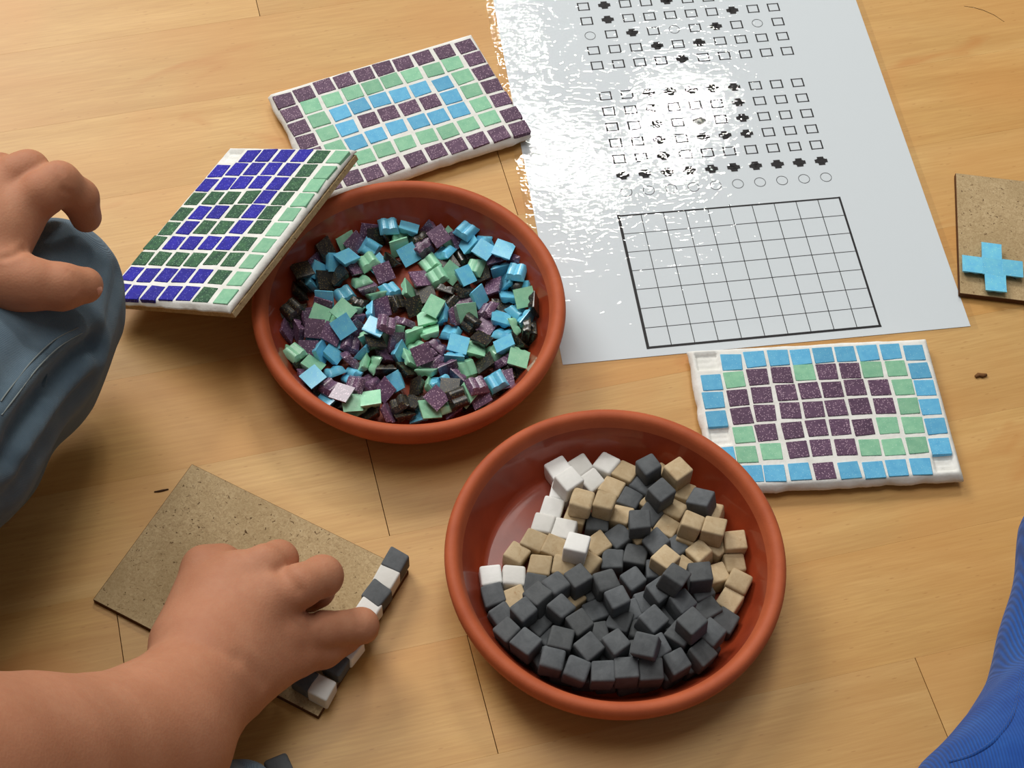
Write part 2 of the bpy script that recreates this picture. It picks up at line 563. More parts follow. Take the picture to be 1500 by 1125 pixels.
def plane_tiles(rows, cols, x0, y0, s, root_m, top):
    """measured tile centres of the photograph -> the board's plane"""
    inv = root_m.inverted()
    o = inv @ CAMP
    out = {}
    for j, row in enumerate(rows):
        for (c, px, py) in row:
            d = fw * FOC + rt * (x0 + px * s - IW / 2) - up * (y0 + py * s - IH / 2)
            dl = inv.to_3x3() @ d
            t = (top * MM - o.z) / dl.z
            p = (o + dl * t) / MM
            out[(j, c)] = (p.x, p.y)
    return out


def fit_grid(meas):
    A = np.array([(c, j, 1) for (j, c) in meas], float); Y = np.array(list(meas.values()))
    M, *_ = np.linalg.lstsq(A, Y, rcond=None)
    return lambda j, c: tuple(np.array([c, j, 1.0]) @ M)


R3 = [[(1,280,178),(2,397,160),(3,515,152),(4,625,148),(5,735,138),(6,843,133),(7,957,128),(8,1070,120),(9,1187,130)],
[(0,180,280),(1,293,263),(2,410,247),(3,530,237),(4,643,223),(5,753,217),(6,868,212),(7,977,208),(8,1097,203),(9,1217,220)],
[(0,188,367),(1,310,352),(2,430,335),(3,553,322),(4,670,312),(5,783,307),(6,895,295),(7,1018,297),(8,1137,295),(9,1243,303)],
[(0,202,460),(1,330,443),(2,447,425),(3,573,410),(4,690,405),(5,800,397),(6,920,390),(7,1043,388),(8,1165,390),(9,1270,397)],
[(1,337,535),(2,448,523),(3,583,510),(4,703,495),(5,820,492),(6,935,495),(7,1060,487),(8,1188,487),(9,1300,495)],
[(1,350,635),(2,475,615),(3,610,605),(4,725,595),(5,850,595),(6,970,600),(7,1088,600),(8,1207,587),(9,1320,597)],
[(2,490,730),(3,617,722),(4,740,718),(5,868,717),(6,990,717),(7,1103,703),(8,1223,697)]]
C3 = ['.BBBBBBBBB', 'BGPPGPPGGB', 'BPPPPPPPGB', 'BPPPPPPPGB', '.GPPPPPGGB', 'BGGPPPGGGB', 'BBBBPBBBB.']
R2 = [[(0,135,388),(1,238,352),(2,340,310),(3,443,280),(4,547,248),(5,648,215),(6,748,190),(7,855,160),(8,968,130),(9,1080,103)],
[(0,172,455),(1,272,412),(2,383,377),(3,490,340),(4,590,310),(5,687,278),(6,795,248),(7,910,222),(8,1010,190),(9,1127,165)],
[(0,210,528),(1,312,485),(2,425,448),(3,522,410),(4,627,378),(5,733,353),(6,838,322),(7,960,295),(8,1068,258),(9,1172,237)],
[(0,252,600),(1,355,553),(2,458,528),(3,570,482),(4,675,448),(5,785,418),(6,893,388),(7,1003,363),(8,1113,330),(9,1217,308)],
[(1,400,635),(2,507,605),(3,608,563),(4,715,520),(5,832,490),(6,935,468),(7,1042,435),(8,1158,403),(9,1265,380)],
[(2,550,680),(3,650,640),(4,760,605),(5,875,570),(6,985,545),(7,1092,510),(8,1205,475),(9,1320,460)],
[(2,590,765),(3,697,725),(4,820,690),(5,925,650),(6,1030,620),(7,1143,590),(8,1255,560),(9,1362,533)]]
C2 = ['PPPPPPPPPP', 'PGGGGGGGGP', 'PGBBBBBBGP', 'PGBPPPPBGP', 'PGBBBBBBGP', 'PGGGGGGGGP', 'PPPPPPPPPP']
R1 = [[(1,815,115),(2,910,110),(3,1010,113),(4,1115,113),(5,1215,122),(6,1320,125)],
[(0,635,203),(1,740,190),(2,838,187),(3,938,187),(4,1038,193),(5,1137,200),(6,1247,215)],
[(0,565,285),(1,672,275),(2,770,265),(3,872,263),(4,972,272),(5,1073,278),(6,1187,287)],
[(0,497,363),(1,600,357),(2,700,355),(3,815,348),(4,905,347),(5,1003,358),(6,1120,370)],
[(0,420,452),(1,527,442),(2,627,437),(3,738,430),(4,838,430),(5,925,438),(6,1045,452)],
[(0,345,535),(1,455,527),(2,555,523),(3,655,525),(4,765,520),(5,870,520),(6,972,540)],
[(0,265,617),(1,375,617),(2,475,617),(3,582,615),(4,685,615),(5,787,620),(6,900,630)],
[(0,195,707),(1,295,708),(2,395,712),(3,497,713),(4,612,700),(5,712,710),(6,820,725)],
[(0,135,795),(1,230,805),(2,330,803),(3,430,805),(4,530,808),(5,640,815),(6,750,825)],
[(0,62,893),(1,152,907),(2,254,910),(3,355,910),(4,455,910),(5,555,918),(6,675,930)]]
C1 = ['.NNNNFL', 'NNNNNFL', 'NNNNNFL', 'FFFFNFL', 'FNNFNFL', 'FNFFNFL', 'FNNNNFL', 'FFFFFFL', 'NNNNNFL', 'NNNNNFL']


def build_board(label, rows, cols, crop, loc, quat, half, top, seed, swap=False, edge=(2.2, 2.2), bottom=2.2):
    M = Matrix.Translation(Vector(loc) * MM) @ quat.to_matrix().to_4x4()
    meas = plane_tiles(rows, cols, *crop, M, top)
    grid = fit_grid(meas)
    tiles, holes = [], []
    for j, line in enumerate(cols):
        for c, ch in enumerate(line):
            g = grid(j, c)
            p = meas.get((j, c), g)
            p = (p[0] * .75 + g[0] * .25, p[1] * .75 + g[1] * .25)
            if ch == '.': holes.append(g)
            else: tiles.append((ch, *p))
    ctr = grid((len(cols) - 1) / 2, (len(cols[0]) - 1) / 2)
    # centre the board under its tiles
    loc2 = M @ Vector((ctr[0] * MM, ctr[1] * MM, 0)) / MM
    sh = lambda p: (p[0] - ctr[0], p[1] - ctr[1])
    return mosaic_board(label, loc2, quat, half, [(t[0], *sh(t[1:])) for t in tiles], [sh(h) for h in holes], top, seed, swap, edge, bottom)


rz = lambda deg: Quaternion((0, 0, 1), math.radians(deg))
build_board('mosaic board beside the cube bowl, light blue border around a purple shape', R3, C3, (990, 480, .29333), (150, 450, 0), rz(9.2), (58.5, 38.5), 8.4, 31, edge=(2.6, 2.4))
build_board('mosaic board with purple border around nested green and light blue rectangles', R2, C2, (380, 40, .28), (-70, 610, 0.5), rz(28.6), (58.5, 38.5), 8.4, 32, edge=(2.2, 2.2))
th, b_, c_ = -.3399, -.4523, -.0926
q1 = (Matrix.Rotation(th, 3, 'Z') @ Matrix.Rotation(b_, 3, 'Y') @ Matrix.Rotation(c_, 3, 'X')).to_quaternion()
T1 = Vector((-146.68, 516.76, 27.06)) + q1 @ Vector((0, 0, -7.2 + 1.9))
build_board('mosaic board of dark blue tiles with a green side, leaning on the tile bowl', R1, C1, (160, 200, .25333), T1, q1, (40.5, 58.5), 7.2, 33, True, edge=(1.7, 2.3), bottom=3.1)


# ------------------------------------------------------------------ laminated sheet with printed charts
PO, PTH = Vector((24.174, 465.812, 0)), .212275
sheet = empty('laminated_sheet', PO, Quaternion((0, 0, 1), PTH))
tag(sheet, 'glossy laminated white sheet printed with two symbol charts and an empty grid', 'sheet')


def wavy(x, y):
    e = max(0, 1 - x / 60) * max(0, 1 - y / 60)
    return .25 + .10 * math.sin(x / 37 + .6) * math.sin(y / 51)


def sheet_mesh(name, x0, x1, y0, y1, dz, n=26, thick=0):
    vs, fs = [], []
    m = int(n * 1.4)
    for j in range(m + 1):
        for i in range(n + 1):
            x = x0 + (x1 - x0) * i / n; y = y0 + (y1 - y0) * j / m
            vs.append((x, y, wavy(x, y) + dz))
    for j in range(m):
        for i in range(n):
            a = j * (n + 1) + i
            fs.append((a, a + 1, a + n + 2, a + n + 1))
    me = mesh(name, vs, fs, True)
    return me


pp = new_obj('paper', sheet_mesh('paper', 0, 210, 0, 297, 0), sheet, PAPER)
new_obj('laminate_film', sheet_mesh('laminate_film', -4.5, 213.5, -2.2, 300, .22), sheet, FILM)


def ink(name, shapes):
    """flat print: lists of quads / polygons in sheet mm"""
    vs, fs = [], []
    for poly in shapes:
        b = len(vs)
        for (x, y) in poly: vs.append((x, y, wavy(x, y) + .11))
        fs.append(tuple(range(b, b + len(poly))))
    return new_obj(name, mesh(name, vs, fs), sheet, INK)


def bar(x0, y0, x1, y1, w):
    d = Vector((x1 - x0, y1 - y0)).normalized(); n = Vector((-d.y, d.x)) * w / 2; e = d * w / 2
    return [(x0 - n.x - e.x, y0 - n.y - e.y), (x1 - n.x + e.x, y1 - n.y + e.y), (x1 + n.x + e.x, y1 + n.y + e.y), (x0 + n.x - e.x, y0 + n.y - e.y)]


def sym(ch, x, y):
    if ch == 'S':
        a, b_ = 3.05, 2.75
        return [bar(x - a, y - b_, x + a, y - b_, .55), bar(x + a, y - b_, x + a, y + b_, .75), bar(x + a, y + b_, x - a, y + b_, .55), bar(x - a, y + b_, x - a, y - b_, .75)]
    if ch == 'X':
        return [[(x - 3.5, y - 1.2), (x + 3.5, y - 1.2), (x + 3.5, y + 1.2), (x - 3.5, y + 1.2)], [(x - 1.8, y - 2.9), (x + 1.8, y - 2.9), (x + 1.8, y + 2.9), (x - 1.8, y + 2.9)],
                [(x - 2.35, y - 1.55), (x + 2.35, y - 1.55), (x + 2.35, y + 1.55), (x - 2.35, y + 1.55)]]
    out = []
    for i in range(24):
        a, b_ = 2 * PI * i / 24, 2 * PI * (i + 1) / 24
        out.append([(x + r_ * math.cos(t), y + r_ * math.sin(t)) for r_, t in ((2.85, a), (3.12, a), (3.12, b_), (2.85, b_))])
    return out


def chart(rows, ox, oy, px, py, t, j0=0):
    shapes = []
    for j, line in enumerate(rows):
        for i, ch in enumerate(line):
            x, y = i * px, -(j + j0) * py
            shapes += sym(ch, ox + x * math.cos(t) - y * math.sin(t), oy + x * math.sin(t) + y * math.cos(t))
    return shapes


ink('printed_chart', chart(['SSXSSSXSSS', 'SXSSXSSXSS', 'SXSSSSSXSS', 'OSXSOSXSOS', 'SSSXSXSSSS', 'SSSSXSSSSS'], 50.86, 242.3, 12.16, 11.51, .002, -1))
ink('printed_chart', chart(['SSXXXXXSSS', 'SSXSSSXSSS', 'SSXSXSXSSS', 'SSXSXXXSSS', 'SSXSSSSSSS', 'XXXXXXXXXX', 'OOOOOOOOOO'], 51.66, 173.29, 12.114, 11.423, -.010))
gs, gx, gy, cell = [], 43.91, 5.23, 11.985
for i in range(1, 10): gs.append(bar(gx + i * cell, gy, gx + i * cell, gy + 7 * cell + (1.2 if i == 5 else 0), .38))
for j in range(1, 7): gs.append(bar(gx, gy + j * cell, gx + 10 * cell, gy + j * cell, .30))
gs += [bar(gx, gy, gx + 10 * cell, gy, 1.35), bar(gx + 10 * cell, gy, gx + 10 * cell, gy + 7 * cell, 1.1), bar(gx + 10 * cell, gy + 7 * cell, gx, gy + 7 * cell, .9), bar(gx, gy + 7 * cell, gx, gy, 1.5)]
ink('printed_grid', gs)


# ------------------------------------------------------------------ bare fibreboards
def fibreboard(label, cx, cy, ang, sx, sy, z=0.0):
    me = box_mesh('fibreboard', sx, sy, 0, 3.0, .25)
    me.materials.append(FIBRE); me.materials.append(FIBRE_EDGE)
    for p in me.polygons: p.material_index = 0 if abs(p.normal.z) > .9 else 1
    o = new_obj('fibreboard', me)
    o.location = Vector((cx, cy, z)) * MM; o.rotation_euler = (0, 0, math.radians(ang))
    return tag(o, label, 'board', 'bare fibreboards')


fibreboard('bare brown fibreboard lying under the hand that sets stone cubes', -108.6, 331.6, -23.3, 116, 79.6)
fibreboard('bare brown fibreboard at the right edge with a plus of light blue tiles', 284.2, 565.4, -2.7, 116, 80.8, .62)

ORD = ['first', 'second', 'third', 'fourth', 'fifth', 'sixth', 'seventh', 'eighth', 'ninth', 'tenth', 'eleventh', 'twelfth', 'thirteenth', 'fourteenth', 'fifteenth', 'sixteenth', 'seventeenth', 'eighteenth', 'nineteenth', 'twentieth']
rnd = random.Random(4)
for where, px, py in (('far end', 1453, 367), ('left end', 1425, 386), ('middle', 1455, 390), ('right end', 1484, 392), ('near end', 1459, 413)):
    p = at(px, py, 7.8)
    o = new_obj('glass_tile', rnd.choice(GT['B']))
    o.location = Vector((p.x, p.y, 5.6)) * MM; o.scale = (1.1, 1.1, 1); o.rotation_euler = (0, 0, math.radians(-3 + rnd.uniform(-1.5, 1.5)))
    tag(o, 'light blue glass tile at the %s of the plus on the right fibreboard' % where, 'tile', 'plus of tiles on the right fibreboard')


# ------------------------------------------------------------------ loose pieces in the bowls
BANDS = ["at the bowl's far rim", "close to the bowl's far rim", "behind the bowl's middle", "across the bowl's middle", "before the bowl's middle", "close to the bowl's near rim", "at the bowl's near rim"]


def heap(data, centre, names, meshes, name, cat, where, group):
    ent = []
    for row in data:
        col, pose, x, y, z, qw, qx, qy, qz = row[:9]
        px, py = pix((x, y, z))
        c = pix((*centre, 15))
        bd = py
        q = Quaternion((qw, qx, qy, qz))
        if name == 'glass_tile':
            nz = (q @ Vector((0, 0, 1))).z
            p = 'grooved' if nz < -.45 else ('flat' if nz > .6 else 'tipped')
        else: p = ''
        ent.append((px, bd, col, p, (x, y, z), q))
    lo_, hi_ = min(e[1] for e in ent), max(e[1] for e in ent)
    ent = [(e[0], min(6, int(7 * (e[1] - lo_) / (hi_ - lo_))), *e[2:]) for e in ent]
    keys = {}
    for e in sorted(ent, key=lambda e: e[0]): keys.setdefault((e[1], e[2], e[3]), []).append(e)
    rr = random.Random(8)
    for (bd, col, p), lst in keys.items():
        for i, e in enumerate(lst):
            o = new_obj(name, rr.choice(meshes[col]))
            o.location = Vector(e[4]) * MM
            o.rotation_mode = 'QUATERNION'; o.rotation_quaternion = e[5]
            lab = (p + ' ' if p else '') + names[col] + ' ' + BANDS[bd] + (', %s such from %s' % ((ORD[i], 'left') if i < (len(lst) + 1) // 2 else (ORD[len(lst) - 1 - i], 'right')) if len(lst) > 1 else ', the only such there')
            tag(o, lab, cat, group)


TILE_DATA = [
('K', 'F', -99.7, 514.1, 14.2, 0.863, -0.003, 0.423, -0.277), ('G', 'L', -89.8, 523.0, 9.7, -0.818, -0.446, -0.161, -0.326),
('P', 'L', -85.8, 522.1, 10.5, -0.763, -0.453, -0.138, -0.440), ('P', 'E', -79.6, 530.1, 10.6, -0.866, -0.445, -0.226, -0.025),
('K', 'E', -75.6, 528.2, 10.3, -0.850, -0.460, -0.215, -0.143), ('B', 'F', -87.7, 510.1, 13.2, 0.917, -0.134, 0.053, 0.371),
('B', 'F', -94.9, 509.0, 10.7, -0.845, -0.240, -0.438, -0.189), ('B', 'F', -101.7, 502.7, 10.1, -0.899, -0.159, -0.407, -0.019),
('P', 'F', -103.3, 508.4, 9.9, -0.849, -0.128, -0.445, 0.254), ('B', 'R', -77.3, 520.4, 9.5, 0.284, -0.803, -0.512, -0.116),
('G', 'R', -77.6, 510.9, 11.9, 0.056, 0.941, 0.291, 0.161), ('B', 'F', -71.8, 510.4, 8.5, -0.890, -0.185, 0.005, -0.417),
('K', 'F', -97.9, 497.6, 9.9, -0.913, -0.135, -0.338, -0.185), ('K', 'F', -90.4, 501.5, 9.5, 0.909, -0.109, -0.283, 0.287),
('P', 'E', -83.5, 507.8, 8.7, 0.907, -0.047, 0.242, 0.341), ('G', 'R', -79.5, 500.4, 9.0, 0.328, 0.912, 0.231, 0.081),
('P', 'F', -69.0, 505.6, 9.8, -0.931, -0.238, -0.073, -0.268), ('K', 'F', -108.2, 497.0, 17.0, 0.962, -0.072, 0.050, 0.260),
('K', 'L', -108.0, 494.7, 10.6, -0.848, 0.222, -0.480, -0.022), ('B', 'E', -104.6, 496.1, 10.2, -0.470, -0.235, -0.498, -0.690),
('B', 'R', -69.0, 531.6, 15.7, 0.023, 0.989, 0.136, -0.048), ('B', 'F', -59.1, 533.7, 11.5, -0.972, 0.201, -0.113, 0.047),
('G', 'F', -63.6, 530.0, 9.3, -0.936, -0.044, -0.340, -0.082), ('P', 'L', -47.3, 533.6, 10.4, 0.811, 0.273, -0.473, 0.209),
('P', 'F', -43.4, 527.7, 14.5, -0.910, -0.188, -0.045, -0.368), ('K', 'R', -54.1, 530.6, 9.2, -0.354, -0.851, -0.357, -0.151),
('P', 'R', -51.7, 526.3, 9.4, 0.408, 0.852, 0.294, 0.144), ('P', 'R', -49.1, 521.3, 10.7, 0.647, -0.670, -0.346, 0.112),
('G', 'F', -63.2, 523.3, 9.8, -0.798, -0.553, -0.133, -0.198), ('B', 'F', -57.9, 519.0, 8.6, -0.905, -0.249, -0.091, -0.332),
('K', 'F', -65.4, 513.3, 10.2, 0.851, -0.422, 0.241, -0.198), ('G', 'R', -46.8, 514.8, 8.6, -0.109, 0.922, 0.307, 0.208),
('B', 'R', -39.9, 522.2, 9.5, -0.180, -0.924, 0.182, -0.284), ('G', 'F', -38.4, 530.6, 9.2, -0.798, -0.285, -0.122, -0.517),
('P', 'F', -33.7, 530.8, 10.7, -0.868, -0.295, -0.220, -0.332), ('B', 'R', -29.7, 531.7, 17.2, 0.009, -0.954, 0.296, -0.049),
('K', 'R', -29.2, 522.5, 7.3, 0.040, 0.966, 0.253, 0.009), ('B', 'F', -27.2, 526.2, 12.8, 0.899, -0.082, -0.344, 0.258),
('G', 'R', -42.2, 505.9, 10.9, -0.093, 0.942, 0.274, 0.168), ('G', 'L', -35.0, 509.4, 9.7, -0.834, -0.290, 0.155, -0.443),
('K', 'F', -37.1, 515.3, 7.8, -0.948, -0.042, 0.121, -0.293), ('P', 'F', -50.5, 504.0, 8.2, -0.946, 0.055, -0.193, -0.256),
('K', 'F', -69.2, 529.7, 9.8, -0.861, 0.008, -0.507, 0.047), ('B', 'R', -21.7, 526.5, 13.4, 0.131, -0.898, 0.222, -0.356),
('B', 'E', -19.7, 518.6, 17.6, -0.858, -0.072, -0.001, -0.509), ('B', 'F', -9.9, 518.6, 19.1, -0.990, -0.005, -0.032, 0.140),
('B', 'F', -16.9, 524.4, 10.4, -0.875, -0.319, 0.308, -0.193), ('P', 'F', -14.6, 518.0, 14.1, 0.980, -0.003, -0.047, 0.196),
('P', 'R', -5.0, 516.2, 13.5, 0.091, -0.704, -0.438, -0.551), ('G', 'R', -23.7, 513.4, 11.0, -0.072, 0.945, -0.175, 0.266),
('P', 'R', -16.8, 517.0, 8.9, -0.297, 0.902, -0.305, 0.073), ('B', 'F', -10.2, 512.6, 10.4, -0.724, -0.667, -0.039, -0.170),
('B', 'R', -2.6, 508.6, 16.9, 0.005, 0.988, -0.100, 0.120), ('B', 'E', -28.3, 505.8, 12.4, -0.897, -0.152, -0.232, -0.344),
('B', 'F', -6.5, 506.5, 9.9, -0.871, 0.041, 0.490, -0.024), ('K', 'R', -2.2, 505.8, 10.7, 0.278, 0.770, 0.392, 0.419),
('K', 'F', -19.6, 510.7, 8.9, 0.954, 0.071, -0.270, 0.112), ('P', 'F', -12.8, 502.7, 9.0, -0.940, 0.024, 0.338, 0.034),
('B', 'F', -5.3, 497.3, 9.2, -0.949, 0.299, -0.056, -0.086), ('G', 'F', 2.6, 494.7, 13.7, 0.958, 0.242, -0.019, 0.151),
('B', 'L', 2.3, 501.4, 10.7, 0.697, -0.146, -0.467, 0.524), ('K', 'E', 7.5, 487.8, 17.9, -0.586, -0.385, -0.416, -0.580),
('B', 'E', -20.6, 495.6, 10.1, -0.804, -0.314, -0.310, -0.400), ('K', 'R', -27.3, 500.1, 9.1, 0.249, 0.843, -0.476, 0.027),
('P', 'F', -26.9, 492.1, 7.7, 0.993, -0.073, 0.041, -0.078), ('P', 'R', -15.7, 488.8, 9.3, -0.093, -0.899, 0.180, -0.389),
('K', 'F', -8.6, 491.7, 7.2, -0.999, 0.000, -0.031, -0.041), ('B', 'R', 0.0, 490.1, 8.5, 0.100, 0.883, 0.402, -0.220),
('B', 'F', -8.5, 482.8, 10.1, -0.974, 0.181, -0.136, 0.013), ('G', 'R', -0.6, 479.1, 10.9, 0.387, 0.773, -0.255, -0.433),
('B', 'E', 4.2, 482.8, 11.3, -0.682, -0.539, -0.247, -0.428), ('G', 'F', -24.8, 485.9, 9.9, -0.897, -0.426, 0.078, -0.084),
('K', 'R', -23.6, 479.1, 9.3, -0.143, 0.830, 0.402, 0.359), ('P', 'F', -14.8, 479.2, 7.7, 0.970, -0.039, -0.076, -0.227),
('B', 'R', -6.4, 475.1, 9.6, 0.344, 0.927, -0.136, 0.062), ('K', 'F', -16.5, 469.6, 10.2, -0.956, 0.202, -0.010, 0.212),
('B', 'F', -4.8, 465.3, 13.6, 0.949, -0.166, -0.210, 0.166), ('K', 'E', 4.5, 474.7, 14.4, 0.505, 0.474, 0.574, 0.437),
('K', 'F', 2.1, 470.6, 9.6, -0.822, 0.176, -0.445, -0.308), ('K', 'E', 6.8, 475.5, 10.6, 0.481, 0.468, 0.630, 0.391),
('B', 'F', -27.9, 464.0, 12.2, -0.994, -0.019, -0.096, 0.056), ('G', 'F', -19.3, 464.1, 8.7, 0.980, -0.155, 0.126, 0.007),
('G', 'R', -9.0, 465.9, 8.0, 0.134, 0.918, 0.373, 0.012), ('G', 'R', 2.4, 464.5, 10.3, 0.450, 0.878, 0.002, -0.165),
('B', 'R', -32.2, 474.2, 8.6, 0.191, 0.975, -0.093, 0.056), ('P', 'F', -31.4, 481.9, 11.0, -0.760, -0.143, -0.571, -0.276),
('B', 'R', -87.1, 492.9, 7.0, 0.001, 0.948, 0.319, 0.003), ('B', 'F', -95.5, 486.8, 10.2, 0.858, 0.499, -0.118, -0.002),
('P', 'E', -75.9, 495.6, 8.9, -0.921, 0.314, 0.079, -0.218), ('K', 'R', -78.1, 486.7, 9.9, 0.429, 0.864, -0.262, -0.013),
('P', 'E', -96.1, 482.3, 9.8, 0.841, 0.528, -0.042, -0.111), ('G', 'F', -96.8, 475.1, 11.5, -0.978, -0.095, -0.163, 0.090),
('G', 'E', -85.2, 475.6, 16.0, 0.857, 0.197, 0.019, 0.476), ('G', 'F', -89.7, 475.0, 9.7, -0.880, 0.166, 0.277, -0.349),
('B', 'E', -84.1, 467.4, 15.6, -0.884, -0.331, 0.036, -0.330), ('P', 'F', -79.8, 476.7, 9.6, -0.898, 0.368, -0.001, -0.239),
('P', 'F', -78.6, 470.2, 10.9, -0.742, -0.549, 0.096, -0.372), ('B', 'E', -72.3, 479.3, 10.5, -0.563, -0.376, -0.538, -0.502),
('G', 'F', -81.3, 481.8, 9.7, -0.899, 0.347, -0.049, -0.264), ('G', 'F', -70.9, 491.2, 9.7, 0.875, -0.428, -0.043, 0.222),
('P', 'E', -98.2, 466.9, 12.2, 0.966, 0.253, 0.051, 0.014), ('P', 'E', -106.0, 466.3, 10.5, 0.701, 0.494, -0.393, -0.332),
('P', 'E', -112.2, 464.3, 11.1, -0.650, -0.266, -0.443, -0.557), ('P', 'F', -102.7, 474.2, 10.6, 0.846, 0.217, 0.410, 0.263),
('K', 'F', -109.2, 488.6, 10.7, 0.862, -0.301, 0.407, 0.033), ('K', 'R', -110.5, 474.9, 16.6, -0.018, 0.909, 0.406, 0.096),
('K', 'F', -110.2, 473.9, 11.3, -0.894, -0.265, -0.005, -0.361), ('K', 'R', -108.0, 477.2, 8.5, -0.246, 0.963, 0.110, -0.023),
('P', 'E', -90.2, 464.1, 12.2, 0.740, 0.248, 0.150, 0.607), ('B', 'R', -98.0, 463.3, 7.3, -0.008, 0.993, -0.107, -0.047),
('P', 'F', -99.8, 456.2, 8.7, -0.658, -0.205, 0.198, -0.697), ('G', 'R', -105.5, 450.6, 15.2, 0.031, 0.883, 0.456, -0.110),
('B', 'F', -86.0, 463.3, 7.0, 0.700, 0.000, -0.004, 0.715), ('P', 'R', -79.5, 462.3, 8.8, 0.005, 0.954, -0.029, -0.298),
('G', 'E', -71.3, 466.1, 10.7, -0.679, -0.697, -0.028, -0.228), ('B', 'F', -68.6, 466.1, 17.8, -0.985, 0.039, -0.065, 0.157),
('K', 'F', -67.8, 458.9, 15.4, -0.957, 0.162, -0.168, -0.170), ('B', 'R', -64.2, 497.1, 8.4, 0.094, 0.922, 0.334, -0.172),
('G', 'E', -55.5, 495.2, 9.9, -0.561, -0.296, -0.423, -0.647), ('K', 'R', -59.3, 488.7, 9.6, 0.075, -0.903, -0.291, 0.307),
('K', 'F', -52.2, 486.8, 9.3, -0.914, -0.242, -0.188, -0.265), ('P', 'F', -66.8, 484.1, 9.8, -0.935, -0.227, 0.254, -0.100),
('P', 'R', -62.4, 468.5, 19.4, 0.085, 0.965, -0.007, -0.248), ('P', 'R', -55.2, 476.1, 10.7, 0.508, 0.779, -0.355, 0.090),
('B', 'F', -68.4, 470.8, 10.7, 0.780, -0.595, -0.190, -0.025), ('K', 'F', -46.4, 495.4, 7.0, 0.983, 0.001, -0.004, 0.185),
('K', 'R', -36.4, 498.9, 9.6, 0.488, 0.862, -0.123, -0.059), ('K', 'R', -35.4, 492.1, 9.0, 0.101, 0.932, -0.208, 0.281),
('G', 'E', -40.9, 484.6, 13.8, 0.921, 0.197, -0.200, -0.270), ('G', 'F', -44.0, 480.5, 8.5, -0.979, 0.121, 0.131, -0.100),
('B', 'F', -37.0, 482.3, 9.8, 0.855, 0.020, -0.519, -0.008), ('G', 'F', -41.9, 471.8, 9.5, 0.944, -0.276, -0.157, 0.089),
('G', 'E', -50.6, 469.1, 10.4, 0.728, 0.597, 0.280, 0.185), ('G', 'F', -59.9, 470.2, 10.3, -0.841, -0.528, -0.116, 0.005),
('P', 'F', -58.4, 464.0, 10.8, -0.847, -0.346, -0.381, -0.132), ('G', 'R', -48.1, 463.2, 9.4, 0.357, 0.896, 0.222, 0.142),
('P', 'R', -37.0, 464.3, 10.1, 0.399, 0.866, -0.192, -0.231), ('G', 'F', -64.1, 464.9, 9.8, -0.837, -0.514, -0.077, -0.172),
('P', 'R', -43.0, 460.4, 9.5, -0.306, -0.922, -0.169, -0.165), ('G', 'L', -106.9, 451.0, 9.7, -0.762, 0.364, -0.273, 0.460),
('K', 'F', -101.8, 445.7, 9.9, -0.892, 0.036, -0.396, 0.214), ('B', 'L', -93.9, 454.2, 10.4, -0.711, -0.340, -0.409, -0.460),
('B', 'F', -88.2, 453.9, 9.7, 0.784, 0.093, 0.315, 0.527), ('G', 'F', -96.5, 445.2, 11.6, -0.951, 0.202, -0.152, 0.179),
('B', 'F', -94.3, 435.1, 17.0, 0.918, 0.029, -0.044, 0.393), ('B', 'R', -86.1, 444.9, 9.7, 0.389, 0.866, 0.312, 0.045),
('B', 'R', -77.8, 442.5, 9.7, 0.102, 0.841, 0.429, 0.312), ('P', 'R', -78.5, 451.4, 10.8, -0.375, -0.852, 0.009, 0.366),
('G', 'F', -72.3, 448.8, 10.2, 0.846, -0.102, -0.523, -0.001), ('B', 'E', -72.7, 456.9, 10.8, -0.602, -0.127, 0.520, 0.592),
('P', 'R', -86.2, 433.6, 13.3, 0.085, 0.954, -0.287, 0.038), ('P', 'F', -79.4, 427.4, 16.9, 0.979, -0.035, -0.089, -0.180),
('P', 'R', -74.9, 434.6, 15.0, -0.131, 0.966, -0.119, 0.191), ('P', 'F', -71.4, 433.6, 10.0, -0.810, -0.304, 0.306, -0.397),
('P', 'R', -68.6, 441.3, 8.6, 0.177, 0.949, -0.250, 0.071), ('G', 'F', -65.9, 427.4, 13.8, 0.985, -0.130, -0.076, 0.088),
('G', 'R', -67.7, 450.1, 10.8, 0.278, 0.778, 0.346, 0.444), ('P', 'F', -62.7, 456.5, 9.2, -0.876, 0.136, -0.359, -0.292),
('K', 'E', -61.3, 446.8, 10.1, 0.702, 0.707, 0.077, 0.039), ('G', 'F', -74.8, 424.5, 13.3, 0.990, 0.011, 0.063, 0.129),
('B', 'E', -55.8, 457.9, 9.9, 0.692, 0.409, 0.342, 0.487), ('G', 'E', -50.2, 454.5, 9.8, -0.506, -0.202, -0.410, -0.731),
('K', 'F', -51.6, 448.7, 9.1, -0.858, 0.344, -0.144, 0.352), ('G', 'F', -41.1, 448.6, 9.9, 0.911, -0.381, -0.105, -0.118),
('B', 'F', -55.6, 441.0, 10.0, 0.901, 0.229, -0.333, 0.158), ('P', 'F', -59.7, 436.8, 9.2, -0.869, -0.151, 0.343, -0.324),
('K', 'F', -45.0, 438.9, 10.3, 0.862, 0.114, -0.491, -0.059), ('K', 'R', -53.2, 428.1, 11.8, 0.153, 0.927, 0.185, 0.289),
('K', 'F', -46.1, 429.2, 10.8, -0.802, 0.237, 0.021, -0.548), ('G', 'F', -38.5, 438.6, 10.7, -0.856, 0.258, -0.434, 0.115),
('B', 'R', -34.7, 440.5, 10.6, 0.092, -0.703, -0.522, 0.473), ('B', 'R', -30.5, 443.9, 10.7, 0.498, 0.816, -0.082, -0.283),
('P', 'E', -35.5, 428.9, 17.5, 0.875, 0.157, 0.078, 0.451), ('G', 'R', -30.5, 429.9, 12.8, 0.118, 0.963, 0.239, 0.046),
